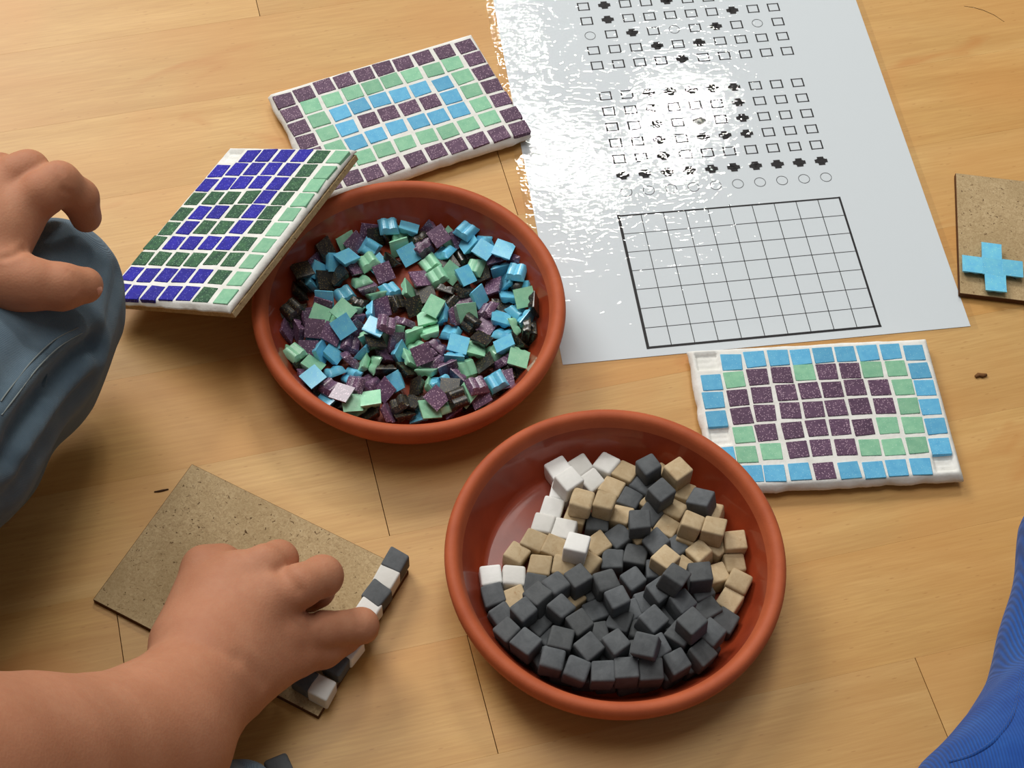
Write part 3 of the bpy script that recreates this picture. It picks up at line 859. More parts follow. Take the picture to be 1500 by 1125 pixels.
('G', 'F', -38.2, 424.4, 13.7, -0.967, -0.018, -0.176, -0.185), ('K', 'F', -29.3, 436.7, 15.6, -0.998, 0.015, 0.054, 0.008),
('K', 'R', -24.8, 430.3, 17.9, -0.113, 0.849, -0.489, -0.165), ('G', 'F', -21.3, 440.0, 9.6, -0.777, 0.210, 0.416, 0.424),
('P', 'E', -31.4, 451.3, 10.3, 0.750, 0.612, 0.095, 0.231), ('P', 'R', -39.3, 456.2, 9.1, -0.155, -0.930, 0.236, -0.235),
('P', 'E', -44.3, 455.7, 14.2, -0.936, -0.266, 0.069, -0.222), ('B', 'E', -28.8, 457.2, 9.9, -0.735, -0.678, 0.008, 0.004),
('G', 'R', -21.8, 452.8, 9.3, -0.168, 0.919, 0.280, -0.221), ('P', 'E', -25.7, 446.4, 10.0, -0.674, -0.652, 0.234, 0.258),
('P', 'R', -16.4, 437.7, 19.6, 0.077, 0.966, 0.227, -0.094), ('B', 'F', -27.9, 464.5, 8.0, -0.986, 0.001, -0.155, -0.057),
('K', 'F', -13.2, 455.9, 9.7, 0.924, -0.114, -0.315, 0.187), ('P', 'R', -5.2, 458.7, 10.3, -0.476, -0.729, -0.476, -0.120),
('G', 'F', 1.8, 456.8, 14.9, 0.992, -0.014, 0.107, -0.058), ('K', 'F', 0.1, 454.7, 9.3, 0.913, 0.173, -0.256, 0.266),
('K', 'R', -2.9, 450.6, 9.7, -0.181, 0.920, 0.241, 0.249), ('B', 'R', -7.8, 443.7, 14.7, 0.105, -0.949, -0.268, -0.131),
('G', 'E', -20.9, 434.1, 14.8, -0.876, -0.310, 0.118, 0.350), ('P', 'E', -14.3, 434.4, 13.8, 0.943, 0.134, -0.203, 0.229),
('P', 'F', -98.1, 438.2, 11.3, 0.915, -0.081, 0.296, 0.261), ('K', 'F', -91.8, 434.2, 10.5, 0.885, 0.201, 0.416, 0.057),
('B', 'F', -85.5, 429.4, 10.1, 0.892, -0.119, -0.083, 0.429), ('K', 'F', -79.2, 428.4, 8.8, 0.961, -0.042, -0.263, -0.071),
('G', 'F', -72.4, 425.0, 8.8, -0.942, 0.024, 0.230, -0.245), ('K', 'F', -65.0, 423.2, 9.7, -0.927, 0.099, 0.345, -0.109),
('P', 'F', -57.7, 422.4, 10.8, -0.742, -0.018, -0.562, -0.366), ('K', 'F', -49.9, 423.9, 8.8, -0.943, 0.285, 0.039, -0.167),
('B', 'F', -41.9, 425.2, 8.8, 0.951, -0.007, -0.309, 0.000), ('K', 'F', -34.7, 427.7, 8.6, 0.950, -0.083, -0.169, 0.249),
('P', 'F', -27.1, 429.8, 9.3, 0.925, -0.033, -0.299, 0.232), ('K', 'F', -20.8, 433.6, 8.2, -0.939, 0.094, 0.111, -0.310),
('G', 'F', -13.3, 436.9, 9.9, 0.885, 0.180, -0.392, 0.176), ('K', 'F', -9.1, 443.1, 8.9, -0.933, -0.057, -0.214, -0.283),
('P', 'F', -3.5, 445.9, 12.3, 0.976, 0.126, -0.141, 0.107)]
CUBE_DATA = [
('W', 'F', 25.0, 397.7, 10.8, -0.955, 0.060, 0.055, -0.284), ('W', 'F', 34.9, 401.1, 10.8, 0.941, 0.062, -0.030, 0.333),
('W', 'F', 29.4, 387.1, 19.9, 0.938, -0.011, 0.020, 0.345), ('W', 'F', 40.4, 393.8, 10.6, -0.924, -0.067, -0.009, -0.375),
('W', 'F', 47.2, 402.7, 10.5, -0.871, 0.053, 0.027, -0.488), ('W', 'F', 26.4, 386.5, 10.2, -0.998, -0.000, -0.013, 0.067),
('W', 'F', 22.9, 377.8, 10.6, 0.993, 0.064, -0.000, -0.099), ('W', 'F', 19.7, 368.9, 10.8, -0.993, -0.044, 0.056, 0.095),
('W', 'F', 29.2, 366.7, 10.7, 0.992, 0.035, -0.060, -0.105), ('W', 'F', 34.5, 354.5, 19.9, 0.993, -0.056, 0.002, -0.100),
('W', 'F', -2.5, 340.8, 10.4, -0.992, -0.041, -0.014, -0.121), ('W', 'F', 7.7, 341.3, 10.3, -0.999, 0.008, -0.029, -0.013),
('T', 'F', 56.1, 398.9, 10.6, 0.966, -0.038, -0.052, -0.251), ('T', 'F', 49.8, 390.6, 10.3, 0.978, -0.016, 0.012, -0.208),
('T', 'F', 46.3, 377.8, 19.3, -0.992, 0.052, 0.010, 0.116), ('T', 'F', 35.9, 378.0, 19.6, 0.993, -0.012, -0.007, -0.114),
('T', 'F', 34.0, 375.2, 10.1, -0.992, 0.003, -0.003, 0.127), ('T', 'F', 15.4, 359.9, 10.6, 0.982, 0.023, 0.052, -0.179),
('T', 'F', 24.8, 357.6, 10.7, -0.985, -0.039, -0.052, 0.162), ('T', 'F', 8.3, 352.6, 10.3, 0.971, -0.014, 0.018, -0.236),
('T', 'F', 19.3, 347.8, 10.5, 0.997, 0.050, -0.012, -0.049), ('T', 'F', 29.8, 348.7, 10.5, -0.995, -0.062, 0.007, 0.074),
('T', 'F', 44.7, 360.9, 10.6, 0.943, 0.050, -0.021, 0.329), ('T', 'F', 40.7, 350.7, 10.6, 0.881, -0.035, -0.045, 0.469),
('T', 'F', 55.0, 375.8, 10.9, 0.980, -0.050, -0.085, -0.173), ('T', 'F', 72.9, 399.4, 10.7, 0.950, -0.008, 0.072, -0.303),
('T', 'F', 79.2, 397.0, 19.8, 0.936, -0.037, 0.027, 0.350), ('T', 'F', 82.5, 391.0, 11.0, -0.967, 0.066, 0.078, 0.232),
('T', 'F', 96.5, 381.2, 11.2, 0.982, -0.059, -0.115, -0.137), ('T', 'F', 79.5, 381.6, 10.6, 0.972, -0.037, -0.045, -0.227),
('T', 'F', 69.3, 384.5, 10.2, -0.940, 0.008, 0.016, 0.341), ('T', 'F', 75.5, 372.4, 10.4, 0.970, -0.038, 0.021, -0.239),
('T', 'F', 85.8, 370.5, 20.2, 0.987, -0.079, 0.064, -0.128), ('T', 'F', 96.2, 369.0, 19.8, -0.993, 0.054, 0.010, 0.109),
('T', 'F', 85.0, 367.7, 11.0, 0.983, -0.084, 0.061, -0.151), ('T', 'F', 64.2, 367.8, 10.6, -0.962, 0.036, 0.043, -0.268),
('T', 'F', 90.8, 359.3, 13.5, 0.924, -0.062, -0.061, 0.373), ('T', 'F', 98.7, 364.9, 10.5, 0.935, -0.048, -0.005, -0.351),
('T', 'F', 106.4, 366.6, 13.2, -0.997, 0.003, -0.021, -0.076), ('T', 'F', 106.5, 356.6, 10.4, -0.993, 0.014, -0.042, -0.108),
('T', 'F', 98.4, 350.1, 10.6, 0.979, -0.040, 0.041, 0.196), ('T', 'F', 108.3, 346.9, 12.8, -0.974, -0.038, 0.005, 0.222),
('T', 'F', 104.8, 338.4, 10.4, -0.875, -0.021, 0.037, -0.482), ('T', 'F', 74.5, 351.6, 19.9, -0.941, 0.030, 0.015, 0.337),
('T', 'F', 83.7, 352.6, 10.6, -0.934, -0.043, 0.042, 0.351), ('T', 'F', 34.6, 332.4, 10.6, -0.936, 0.034, 0.049, 0.348),
('T', 'F', 9.3, 330.6, 10.5, 0.979, 0.020, -0.056, 0.193), ('D', 'F', 66.0, 398.2, 20.3, 0.950, -0.046, -0.031, 0.307),
('D', 'F', 64.0, 393.5, 10.6, 0.963, -0.050, -0.028, -0.265), ('D', 'F', 71.8, 385.1, 20.2, 0.928, -0.030, 0.028, 0.371),
('D', 'F', 58.3, 385.6, 10.3, -0.979, 0.031, -0.004, 0.202), ('D', 'F', 90.6, 383.1, 19.3, 0.970, -0.071, -0.138, -0.187),
('D', 'F', 62.5, 369.2, 20.3, 0.998, -0.031, -0.036, 0.047), ('D', 'F', 67.8, 378.4, 10.9, 0.953, 0.115, -0.017, -0.279),
('D', 'F', 44.0, 371.8, 10.2, -1.000, 0.013, -0.009, 0.008), ('D', 'F', 54.2, 365.0, 10.5, -0.940, 0.031, 0.038, -0.337),
('D', 'F', 71.2, 361.9, 15.6, 0.930, -0.008, -0.106, 0.353), ('D', 'F', 79.3, 361.5, 10.8, -0.934, 0.057, -0.072, -0.347),
('D', 'F', 51.8, 353.5, 10.5, 0.999, -0.015, -0.045, -0.007), ('D', 'F', 61.9, 356.6, 10.4, -0.995, 0.001, 0.039, 0.091),
('D', 'F', 71.4, 350.5, 10.3, 0.997, -0.017, 0.005, 0.072), ('D', 'F', 77.7, 338.5, 28.5, -0.956, 0.113, -0.089, 0.255),
('D', 'F', 89.9, 345.1, 20.0, 0.996, -0.049, -0.018, 0.073), ('D', 'F', 61.3, 344.8, 10.1, 0.939, 0.001, -0.000, 0.343),
('D', 'F', 48.1, 337.9, 19.4, -0.975, -0.005, -0.054, -0.216), ('D', 'F', 36.2, 338.2, 19.7, -0.942, 0.080, -0.010, -0.326),
('D', 'F', 72.0, 335.6, 19.9, -0.935, -0.005, -0.018, -0.355), ('D', 'F', 92.0, 341.3, 10.7, -0.969, 0.086, 0.003, -0.233),
('D', 'F', 53.8, 329.8, 20.3, 0.965, -0.012, -0.012, 0.261), ('D', 'F', 43.2, 337.6, 10.2, -0.963, -0.002, -0.005, -0.268),
('D', 'F', 26.8, 334.4, 18.6, 0.928, -0.088, 0.010, 0.362), ('D', 'F', 19.4, 328.3, 18.3, 0.909, -0.135, -0.027, 0.393),
('D', 'F', 13.4, 320.7, 19.3, 0.924, -0.022, -0.011, 0.383), ('D', 'F', 17.3, 338.3, 10.6, 0.997, 0.060, 0.012, -0.051),
('D', 'F', -0.5, 331.4, 10.7, -0.982, -0.050, 0.037, -0.179), ('D', 'F', 3.7, 322.0, 10.8, -0.932, -0.083, -0.014, -0.353),
('D', 'F', 29.2, 323.2, 20.3, 0.936, -0.024, 0.019, -0.351), ('D', 'F', 45.0, 327.4, 10.4, 0.976, -0.005, -0.009, 0.219),
('D', 'F', 37.6, 316.8, 20.1, 0.943, 0.011, 0.002, 0.332), ('D', 'F', 20.6, 318.8, 10.5, 0.910, -0.052, -0.025, 0.410),
('D', 'F', 67.5, 333.9, 10.3, -0.978, -0.008, -0.021, -0.209), ('D', 'F', 82.1, 330.7, 19.6, -0.938, 0.039, -0.065, -0.339),
('D', 'F', 56.2, 323.8, 11.0, 0.983, 0.055, -0.085, -0.156), ('D', 'F', 69.4, 320.9, 19.8, -0.923, -0.012, -0.052, -0.381),
('D', 'F', 76.9, 328.2, 11.1, 0.952, -0.097, 0.073, -0.282), ('D', 'F', 95.4, 332.4, 10.9, 0.955, -0.069, -0.064, 0.282),
('D', 'F', 85.6, 316.6, 29.4, -0.927, 0.039, 0.022, -0.373), ('D', 'F', 81.1, 315.2, 19.7, -0.959, 0.033, 0.005, 0.283),
('D', 'F', 102.8, 328.2, 10.4, 0.872, 0.022, -0.024, 0.488), ('D', 'F', 94.8, 316.7, 20.2, -0.904, 0.004, -0.019, -0.427),
('D', 'F', 7.2, 311.0, 18.1, 0.911, -0.052, -0.069, 0.403), ('D', 'F', 15.2, 305.4, 20.4, -0.949, -0.022, 0.030, 0.313),
('D', 'F', 29.6, 308.4, 20.1, 0.996, 0.017, 0.035, -0.080), ('D', 'F', 42.0, 305.4, 20.3, 0.929, 0.036, 0.018, 0.367),
('D', 'F', 53.7, 307.4, 22.3, -0.939, 0.058, -0.013, -0.338), ('D', 'F', 66.2, 305.8, 28.1, 0.978, 0.139, -0.104, -0.115),
('D', 'F', 77.1, 315.5, 10.5, 0.944, -0.013, 0.054, 0.325), ('D', 'F', 26.8, 298.9, 20.0, 0.996, 0.011, 0.017, -0.086),
('D', 'F', 37.5, 295.3, 20.2, -0.987, -0.040, -0.030, 0.151), ('D', 'F', 48.7, 294.6, 20.2, 0.999, 0.011, 0.012, 0.040),
('D', 'F', 58.5, 296.5, 20.6, -0.998, 0.021, 0.006, -0.051), ('D', 'F', 69.0, 297.7, 19.9, -0.997, -0.048, -0.004, -0.055),
('D', 'F', 80.3, 302.4, 19.6, -0.960, -0.013, -0.004, -0.280), ('D', 'F', 91.0, 307.1, 20.1, -0.925, -0.008, -0.059, -0.375),
('D', 'F', 60.6, 328.7, 10.8, 0.975, 0.017, -0.113, 0.190), ('D', 'F', 46.4, 317.0, 10.3, -0.992, -0.002, 0.032, -0.119),
('D', 'F', 65.6, 320.1, 10.3, -0.994, 0.018, -0.016, 0.105), ('D', 'F', 50.7, 307.4, 11.3, 0.986, 0.060, 0.138, 0.072),
('D', 'F', 76.2, 338.9, 10.5, 0.990, 0.017, -0.041, 0.132), ('D', 'F', 33.9, 319.0, 10.3, 0.951, -0.015, -0.027, -0.308),
('D', 'F', 61.6, 309.8, 10.2, 0.992, -0.017, 0.001, 0.124), ('D', 'F', 72.6, 309.8, 10.2, 0.999, 0.008, 0.003, 0.036),
('D', 'F', 26.8, 325.6, 10.5, -0.948, 0.022, 0.048, 0.315), ('D', 'F', 15.1, 308.4, 10.6, -0.951, 0.033, 0.037, -0.304),
('D', 'F', 23.5, 302.8, 10.3, 0.946, -0.020, -0.008, 0.322), ('D', 'F', 32.4, 299.3, 10.5, -0.997, 0.012, 0.053, 0.051),
('D', 'F', 41.6, 297.4, 10.5, -0.998, -0.011, 0.055, 0.008), ('D', 'F', 50.9, 296.8, 10.4, -0.997, -0.011, 0.045, -0.068),
('D', 'F', 60.2, 297.8, 10.5, 0.993, -0.032, -0.024, 0.115), ('D', 'F', 69.3, 299.9, 10.2, 0.988, 0.011, 0.005, 0.154),
('D', 'F', 78.5, 303.2, 10.1, -0.962, -0.005, -0.000, -0.274), ('D', 'F', 87.6, 307.4, 10.7, -0.955, -0.042, -0.057, -0.287),
('D', 'F', 94.5, 315.2, 10.5, 0.962, 0.004, 0.041, 0.270), ('D', 'F', 27.1, 311.8, 10.3, -0.900, 0.031, 0.015, -0.435),
('D', 'F', 37.1, 309.8, 10.6, 0.987, -0.041, -0.032, 0.149), ('D', 'F', 45.5, 306.4, 10.2, 0.843, -0.001, -0.006, 0.537),
('D', 'F', 54.9, 303.8, 12.9, 0.989, -0.092, 0.016, 0.112), ('D', 'F', 64.4, 304.7, 12.9, -0.993, -0.007, -0.008, -0.117),
('D', 'F', 72.2, 308.8, 19.9, -0.960, -0.050, 0.090, -0.261), ('D', 'F', 82.2, 314.6, 10.1, 0.945, -0.002, -0.001, 0.328),
('D', 'F', 88.6, 321.1, 10.8, -0.963, -0.060, -0.062, -0.256)]
heap(TILE_DATA, B1C, {'B': 'light blue glass tile', 'G': 'pale green glass tile', 'P': 'purple glass tile', 'K': 'black glass tile'}, GT, 'glass_tile', 'tile', 'of the bowl', 'glass tiles heaped in the bowl')
heap(CUBE_DATA, B2C, {'D': 'dark grey stone cube', 'W': 'white stone cube', 'T': 'beige stone cube'}, SC, 'stone_cube', 'cube', 'of the bowl', 'stone cubes heaped in the bowl')

# the row of cubes being set on the left fibreboard
ea = math.atan2(272.9 - 344.6, -72.7 + 37.6)
rnd = random.Random(6)
row = [('D', 579, 824), ('W', 566, 848), ('D', 552, 872), ('W', 539, 895), ('D', 526, 918), ('W', 511, 948), ('D', 492, 974), ('W', 472, 1009)]
for i, (c, px, py) in enumerate(row):
    p = at(px, py, 10)
    o = new_obj('stone_cube', rnd.choice(SC[c]))
    o.location = Vector((p.x, p.y, 8.15)) * MM; o.rotation_euler = (0, 0, ea + math.radians(rnd.uniform(-5, 5)))
    tag(o, '%s stone cube on the left fibreboard, %s in the row from its far end' % ({'D': 'dark grey', 'W': 'white'}[c], ORD[i]), 'cube', 'row of cubes on the left fibreboard')
p = at(447, 996, 10)
o = new_obj('stone_cube', SC['D'][1]); o.location = Vector((p.x, p.y, 8.15)) * MM; o.rotation_euler = (0, 0, ea)
tag(o, 'dark grey stone cube half hidden under the hand, beside the row end', 'cube', 'row of cubes on the left fibreboard')
p = at(409, 1128, 6)
o = new_obj('stone_cube', SC['D'][2]); o.location = Vector((p.x, p.y, 5.15)) * MM; o.rotation_euler = (0, 0, .5)
tag(o, 'dark stone cube lying alone on the floor at the bottom edge', 'cube')


# ------------------------------------------------------------------ small litter on the floor
def litter(name, pts, r, mat, label, cat):
    vs, fs = [], []
    P = [at(*p) + Vector((0, 0, r * .6)) for p in pts]
    n = len(P)
    for i, p in enumerate(P):
        d = (P[min(n - 1, i + 1)] - P[max(0, i - 1)]).normalized(); a = Vector((-d.y, d.x, 0)); k = math.sin(PI * (i + .35) / (n - .3)) ** .5
        for q_ in range(6):
            w = 2 * PI * q_ / 6
            vs.append(p - P[0] + a * r * k * math.cos(w) + Vector((0, 0, r * .6 * k * math.sin(w))))
    for i in range(n - 1):
        for q_ in range(6):
            fs.append((i * 6 + q_, i * 6 + (q_ + 1) % 6, (i + 1) * 6 + (q_ + 1) % 6, (i + 1) * 6 + q_))
    fs.append(tuple(range(5, -1, -1))); fs.append(tuple((n - 1) * 6 + i for i in range(6)))
    o = new_obj(name, mesh(name, vs, fs, True), None, mat); o.location = P[0] * MM
    return tag(o, label, cat)


DARKBIT = make_plain('dark_wood_splinter', srgb(70, 46, 28), .8, .2)
litter('splinter', [(226, 721), (233, 720), (240, 718.5), (247, 717)], .55, DARKBIT, 'thin dark splinter on the floor beside the left fibreboard corner', 'splinter')
litter('crumb', [(1428, 553), (1433, 550), (1439, 551), (1445, 550)], 1.3, make_plain('brown_crumb', srgb(120, 84, 52), .9, .1), 'brown crumb lying on the floor right of the purple shape board', 'crumb')
litter('hair_strand', [(1412, 9), (1426, 11), (1440, 15), (1456, 22), (1471, 32)], .16, DARKBIT, 'curved dark hair lying on the floor near the top right corner', 'hair')
litter('fibre', [(1427, 1072), (1431, 1066), (1437, 1061), (1443, 1057)], .22, DARKBIT, 'short dark fibre on the floor beside the blue ribbed trousers', 'fibre')
litter('wood_chip', [(421, 581), (424, 580), (428, 580)], .3, DARKBIT, 'tiny dark chip on the floor left of the tile bowl', 'chip') if False else None


# ------------------------------------------------------------------ people: continuous surfaces grown from joints
def sd_cap(P, a, b, ra, rb):
    a = np.array(a, np.float32); b = np.array(b, np.float32); ba = b - a
    L = float(ba @ ba) + 1e-9
    t = np.clip(((P - a) @ ba) / L, 0, 1)
    return np.linalg.norm(P - a - t[..., None] * ba, axis=-1) - (ra + t * (rb - ra))


def smin(a, b, k):
    h = np.clip(.5 + .5 * (b - a) / k, 0, 1)
    return b + (a - b) * h - k * h * (1 - h)


def smax(a, b, k): return -smin(-a, -b, k)


def surface_net(F, org, h):
    s = F < 0
    nx, ny, nz = F.shape
    cs = [(i, j, k) for i in (0, 1) for j in (0, 1) for k in (0, 1)]
    sl = lambda A, c: A[c[0]:nx - 1 + c[0], c[1]:ny - 1 + c[1], c[2]:nz - 1 + c[2]]
    n_in = sum(sl(s, c).astype(np.int8) for c in cs)
    act = (n_in > 0) & (n_in < 8)
    idx = np.argwhere(act)
    vid = -np.ones(act.shape, np.int64); vid[act] = np.arange(len(idx))
    acc = np.zeros((len(idx), 3)); cnt = np.zeros(len(idx))
    val = {c: F[idx[:, 0] + c[0], idx[:, 1] + c[1], idx[:, 2] + c[2]] for c in cs}
    for a in cs:
        for ax in range(3):
            if a[ax]: continue
            b = list(a); b[ax] = 1; b = tuple(b)
            m = (val[a] < 0) != (val[b] < 0)
            t = np.zeros(len(idx)); t[m] = val[a][m] / (val[a][m] - val[b][m])
            p = np.tile(np.array(a, float), (len(idx), 1)); p[:, ax] += t
            acc[m] += p[m]; cnt[m] += 1
    V = (idx + acc / cnt[:, None]) * h + np.array(org)
    Q = []
    for ax in range(3):
        u, v = [(1, 2), (2, 0), (0, 1)][ax]
        lo = [0, 0, 0]; hi = [nx - 1, ny - 1, nz - 1]
        lo[u] = lo[v] = 1
        reg = tuple(slice(lo[i], hi[i]) for i in range(3))
        nb = list(reg); nb[ax] = slice(lo[ax] + 1, hi[ax] + 1)
        A, Bq = s[reg], s[tuple(nb)]
        e = np.argwhere(A != Bq) + np.array(lo)
        if not len(e): continue
        inside = s[e[:, 0], e[:, 1], e[:, 2]]
        du = np.zeros(3, int); du[u] = 1; dv = np.zeros(3, int); dv[v] = 1
        g = lambda o: vid[tuple((e - o).T)]
        q = np.stack([g(du + dv), g(dv), g(np.zeros(3, int)), g(du)], 1)
        q[~inside] = q[~inside][:, ::-1]
        Q.append(q)
    return V, np.concatenate(Q)


def grow(name, fn, lo, hi, h):
    lo = np.array(lo, float); hi = np.array(hi, float)
    n = np.ceil((hi - lo) / h).astype(int) + 1
    ax = [(lo[i] + h * np.arange(n[i])).astype(np.float32) for i in range(3)]
    P = np.stack(np.meshgrid(*ax, indexing='ij'), -1)
    V, Qd = surface_net(fn(P), lo, h)
    me = bpy.data.meshes.new(name)
    me.from_pydata((V * MM).tolist(), [], Qd.tolist())
    me.update()
    me.polygons.foreach_set('use_smooth', [True] * len(me.polygons))
    return me


def J(px, py, z): return tuple(at(px, py, z))


def chain(P, pts, k=3.0):
    """pts: [(joint, radius), ...] one limb or finger"""
    d = None
    for (a, ra), (b, rb) in zip(pts[:-1], pts[1:]):
        c = sd_cap(P, a, b, ra, rb)
        d = c if d is None else smin(d, c, k)
    return d


def bounds(lists, pad):
    A = np.array([p for l in lists for (p, r) in l]); R = np.array([r for l in lists for (p, r) in l])
    return (A - R[:, None]).min(0) - pad, (A + R[:, None]).max(0) + pad


def make_body(name, arm, palm, fingers, h, parent, crease=(), kp=9.0, kf=3.6):
    lo, hi = bounds([arm] + palm + fingers, 4)

    def fn(P):
        d = chain(P, arm, 12)
        for c in palm: d = smin(d, chain(P, c, 4), kp)
        fg = None
        for c in fingers:
            e = chain(P, c, 2.5)
            fg = e if fg is None else smin(fg, e, 1.6)
        d = smin(d, fg, kf)
        for c, k in crease: d = smax(d, -chain(P, c, 1), k)
        return d
    return new_obj(name, grow(name, fn, lo, hi, h), parent, SKIN)


def crease(o, pts, width, depth):
    """press a skin fold into the finished surface along a line of points"""
    me = o.data
    L = on_surface_w(o, pts)
    if len(L) < 2: return
    n = len(me.vertices)
    co = np.zeros(n * 3); me.vertices.foreach_get('co', co); co = co.reshape(-1, 3) / MM
    no = np.zeros(n * 3); me.vertex_normals.foreach_get('vector', no); no = no.reshape(-1, 3)
    d = np.full(n, 1e9)
    for a, b in zip(L[:-1], L[1:]): d = np.minimum(d, sd_cap(co, a, b, 0, 0))
    co -= no * (depth * np.exp(-(d / width) ** 2) - .35 * depth * np.exp(-((d - 2.2 * width) / width) ** 2))[:, None]
    me.vertices.foreach_set('co', (co * MM).ravel()); me.update()


def on_surface_w(o, pts, lift=0.0):
    from mathutils.bvhtree import BVHTree
    me = o.data
    bvh = BVHTree.FromPolygons([v.co for v in me.vertices], [tuple(p.vertices) for p in me.polygons])
    out = []
    for px, py in pts:
        d = (fw * FOC + rt * (px - IW / 2) - up * (py - IH / 2)).normalized()
        hit = bvh.ray_cast(CAMP, d)
        if hit[0] is not None: out.append(tuple((hit[0] + hit[1] * lift * MM) / MM))
    return out


# --- the child whose arm reaches in from the lower left
reach = empty('person', J(120, 1120, 0))
tag(reach, 'child reaching in from lower left, bare arm, fingers setting cubes on the fibreboard', 'person', None)
inv = lambda o: o.matrix_world.inverted()


def keep(o, root):
    """parent without moving (roots are unrotated)"""
    o.parent = root; o.location = -root.location
    return o


W2 = J(318, 975, 46)
arm2 = [(J(326, 966, 46), 19), (J(284, 1014, 50), 22), (J(222, 1086, 66), 29), (J(120, 1118, 92), 29.5), (J(40, 1130, 116), 32), (J(-60, 1150, 140), 35), (J(-180, 1190, 165), 36), (J(-420, 1290, 210), 36)]
palm2 = [[(J(318, 955, 46), 18), (J(410, 920, 40), 10)], [(J(315, 950, 48), 17), (J(388, 872, 48), 11.5)], [(J(300, 945, 46), 17), (J(348, 842, 47), 10.5)], [(J(278, 940, 42), 16), (J(300, 832, 40), 9.5)],
         [(J(350, 900, 43), 14), (J(330, 880, 43), 14)], [(J(350, 985, 40), 18), (J(428, 958, 30), 10.5)]]
f2 = [[(J(416, 930, 39), 9.2), (J(474, 923, 32), 7.7), (J(529, 916, 25.5), 7.3), (J(532, 921, 18), 6.8)],
      [(J(392, 884, 48), 10), (J(440, 858, 50), 9.0), (J(472, 844, 44), 8.7), (J(464, 864, 26), 7.6), (J(454, 874, 14), 7.0)],
      [(J(350, 850, 48), 9.6), (J(388, 828, 50), 8.6), (J(408, 820, 44), 8.2), (J(402, 842, 24), 7.4), (J(392, 856, 13), 6.8)],
      [(J(300, 834, 40), 9.5), (J(325, 826, 38), 8.2), (J(340, 832, 32), 7.6), (J(340, 852, 18), 6.8), (J(332, 862, 11), 6.2)],
      [(J(430, 955, 30), 10.5), (J(472, 948, 22), 9.0), (J(505, 934, 15), 7.4)]]
b2 = keep(make_body('body', arm2, palm2, f2, 1.25, None), reach)

for pts, w, d in (([(214, 966), (238, 952), (272, 944), (306, 948), (340, 962)], 3.2, .45), ([(352, 968), (372, 984), (386, 1000)], 3.0, .4), ([(452, 890), (458, 900), (455, 910)], 1.8, .6),
                  ([(412, 838), (424, 850), (436, 864)], 2.4, .7), ([(520, 895), (524, 908), (524, 920)], .9, .25), ([(528, 895), (532, 908), (531, 920)], .9, .25)):
    crease(b2, pts, w, d)


def cloth(name, chains, h, parent, mat, folds=(), kk=14, amp=.8, extra=None):
    lo, hi = bounds(chains, 5)

    def fn(P):
        d = None
        for c in chains:
            e = chain(P, c, kk)
            d = e if d is None else smin(d, e, 7)
        for c, k in folds: d = smax(d, -chain(P, c, 1), k)
        x, y, z = P[..., 0], P[..., 1], P[..., 2]
        d = d + amp * (np.sin(x * .11 + y * .05 + 1.3 * np.sin(z * .07 + y * .03)) * np.sin(y * .09 - x * .04 + z * .06)).astype(np.float32)
        return d
    return new_obj(name, grow(name, fn, lo, hi, h), parent, mat)


keep(cloth('trousers', [[(J(354, 1157, 20), 13), (J(250, 1215, 34), 30), (J(40, 1420, 60), 50)]], 2.0, None, DENIM), reach)

# --- the child at the left edge, hand on a raised knee
sit = empty('person', J(-60, 560, 0))
tag(sit, 'child seated at the left edge, hand resting on a raised knee in blue jeans', 'person', None)
KN = (78, 428, 70)
thigh = [(J(74, 428, 66), 33), (J(24, 492, 70), 38), (J(-130, 620, 84), 53), (J(-330, 740, 100), 68)]
calf = [(J(108, 468, 52), 21), (J(56, 545, 44), 26), (J(-56, 672, 40), 30), (J(-220, 830, 42), 33)]
fold1 = [([(J(138, 486, 66), 1.5), (J(118, 512, 60), 3.2), (J(70, 560, 62), 3.5), (J(10, 640, 66), 3)], 5)]
fold2 = [([(J(172, 430, 50), .8), (J(165, 470, 52), 1.4), (J(150, 510, 46), 1.6), (J(80, 610, 48), 1.6)], 4),
         ([(J(110, 470, 88), .8), (J(60, 560, 90), 1.3), (J(-10, 630, 96), 1.3)], 4)]
jeans = keep(cloth('jeans', [thigh, calf], 1.8, None, DENIM, fold1 + fold2), sit)

arm1 = [(J(-70, 335, 120), 21), (J(-180, 330, 140), 24), (J(-330, 340, 170), 30), (J(-560, 400, 200), 36)]
palm1 = [[(J(-60, 335, 120), 18), (J(22, 318, 122), 11.5)], [(J(-65, 320, 122), 17), (J(2, 285, 124), 11)], [(J(-70, 315, 122), 16), (J(-25, 272, 122), 10)], [(J(-75, 310, 118), 15), (J(-52, 278, 117), 9)],
         [(J(-50, 350, 120), 17), (J(18, 412, 118), 12)], [(J(-30, 330, 120), 14), (J(0, 340, 121), 13)]]
f1 = [[(J(22, 314, 122), 11), (J(60, 284, 128), 9.6), (J(86, 268, 128), 9.0), (J(116, 290, 116), 8.2), (J(126, 318, 104), 6.8)],
      [(J(0, 282, 124), 10.5), (J(26, 258, 128), 9.2), (J(42, 250, 128), 8.6), (J(62, 270, 114), 7.8), (J(72, 292, 104), 6.8)],
      [(J(-26, 272, 122), 10), (J(-8, 256, 125), 8.8), (J(2, 254, 124), 8.2), (J(22, 272, 110), 7.6)],
      [(J(-52, 278, 117), 9), (J(-42, 262, 118), 8), (J(-34, 260, 116), 7.4), (J(-18, 272, 106), 6.8)],
      [(J(0, 410, 118), 12), (J(44, 416, 118), 11), (J(90, 420, 115), 9.8), (J(124, 418, 110), 7.8)]]
b1 = keep(make_body('body', arm1, palm1, f1, 1.25, None), sit)

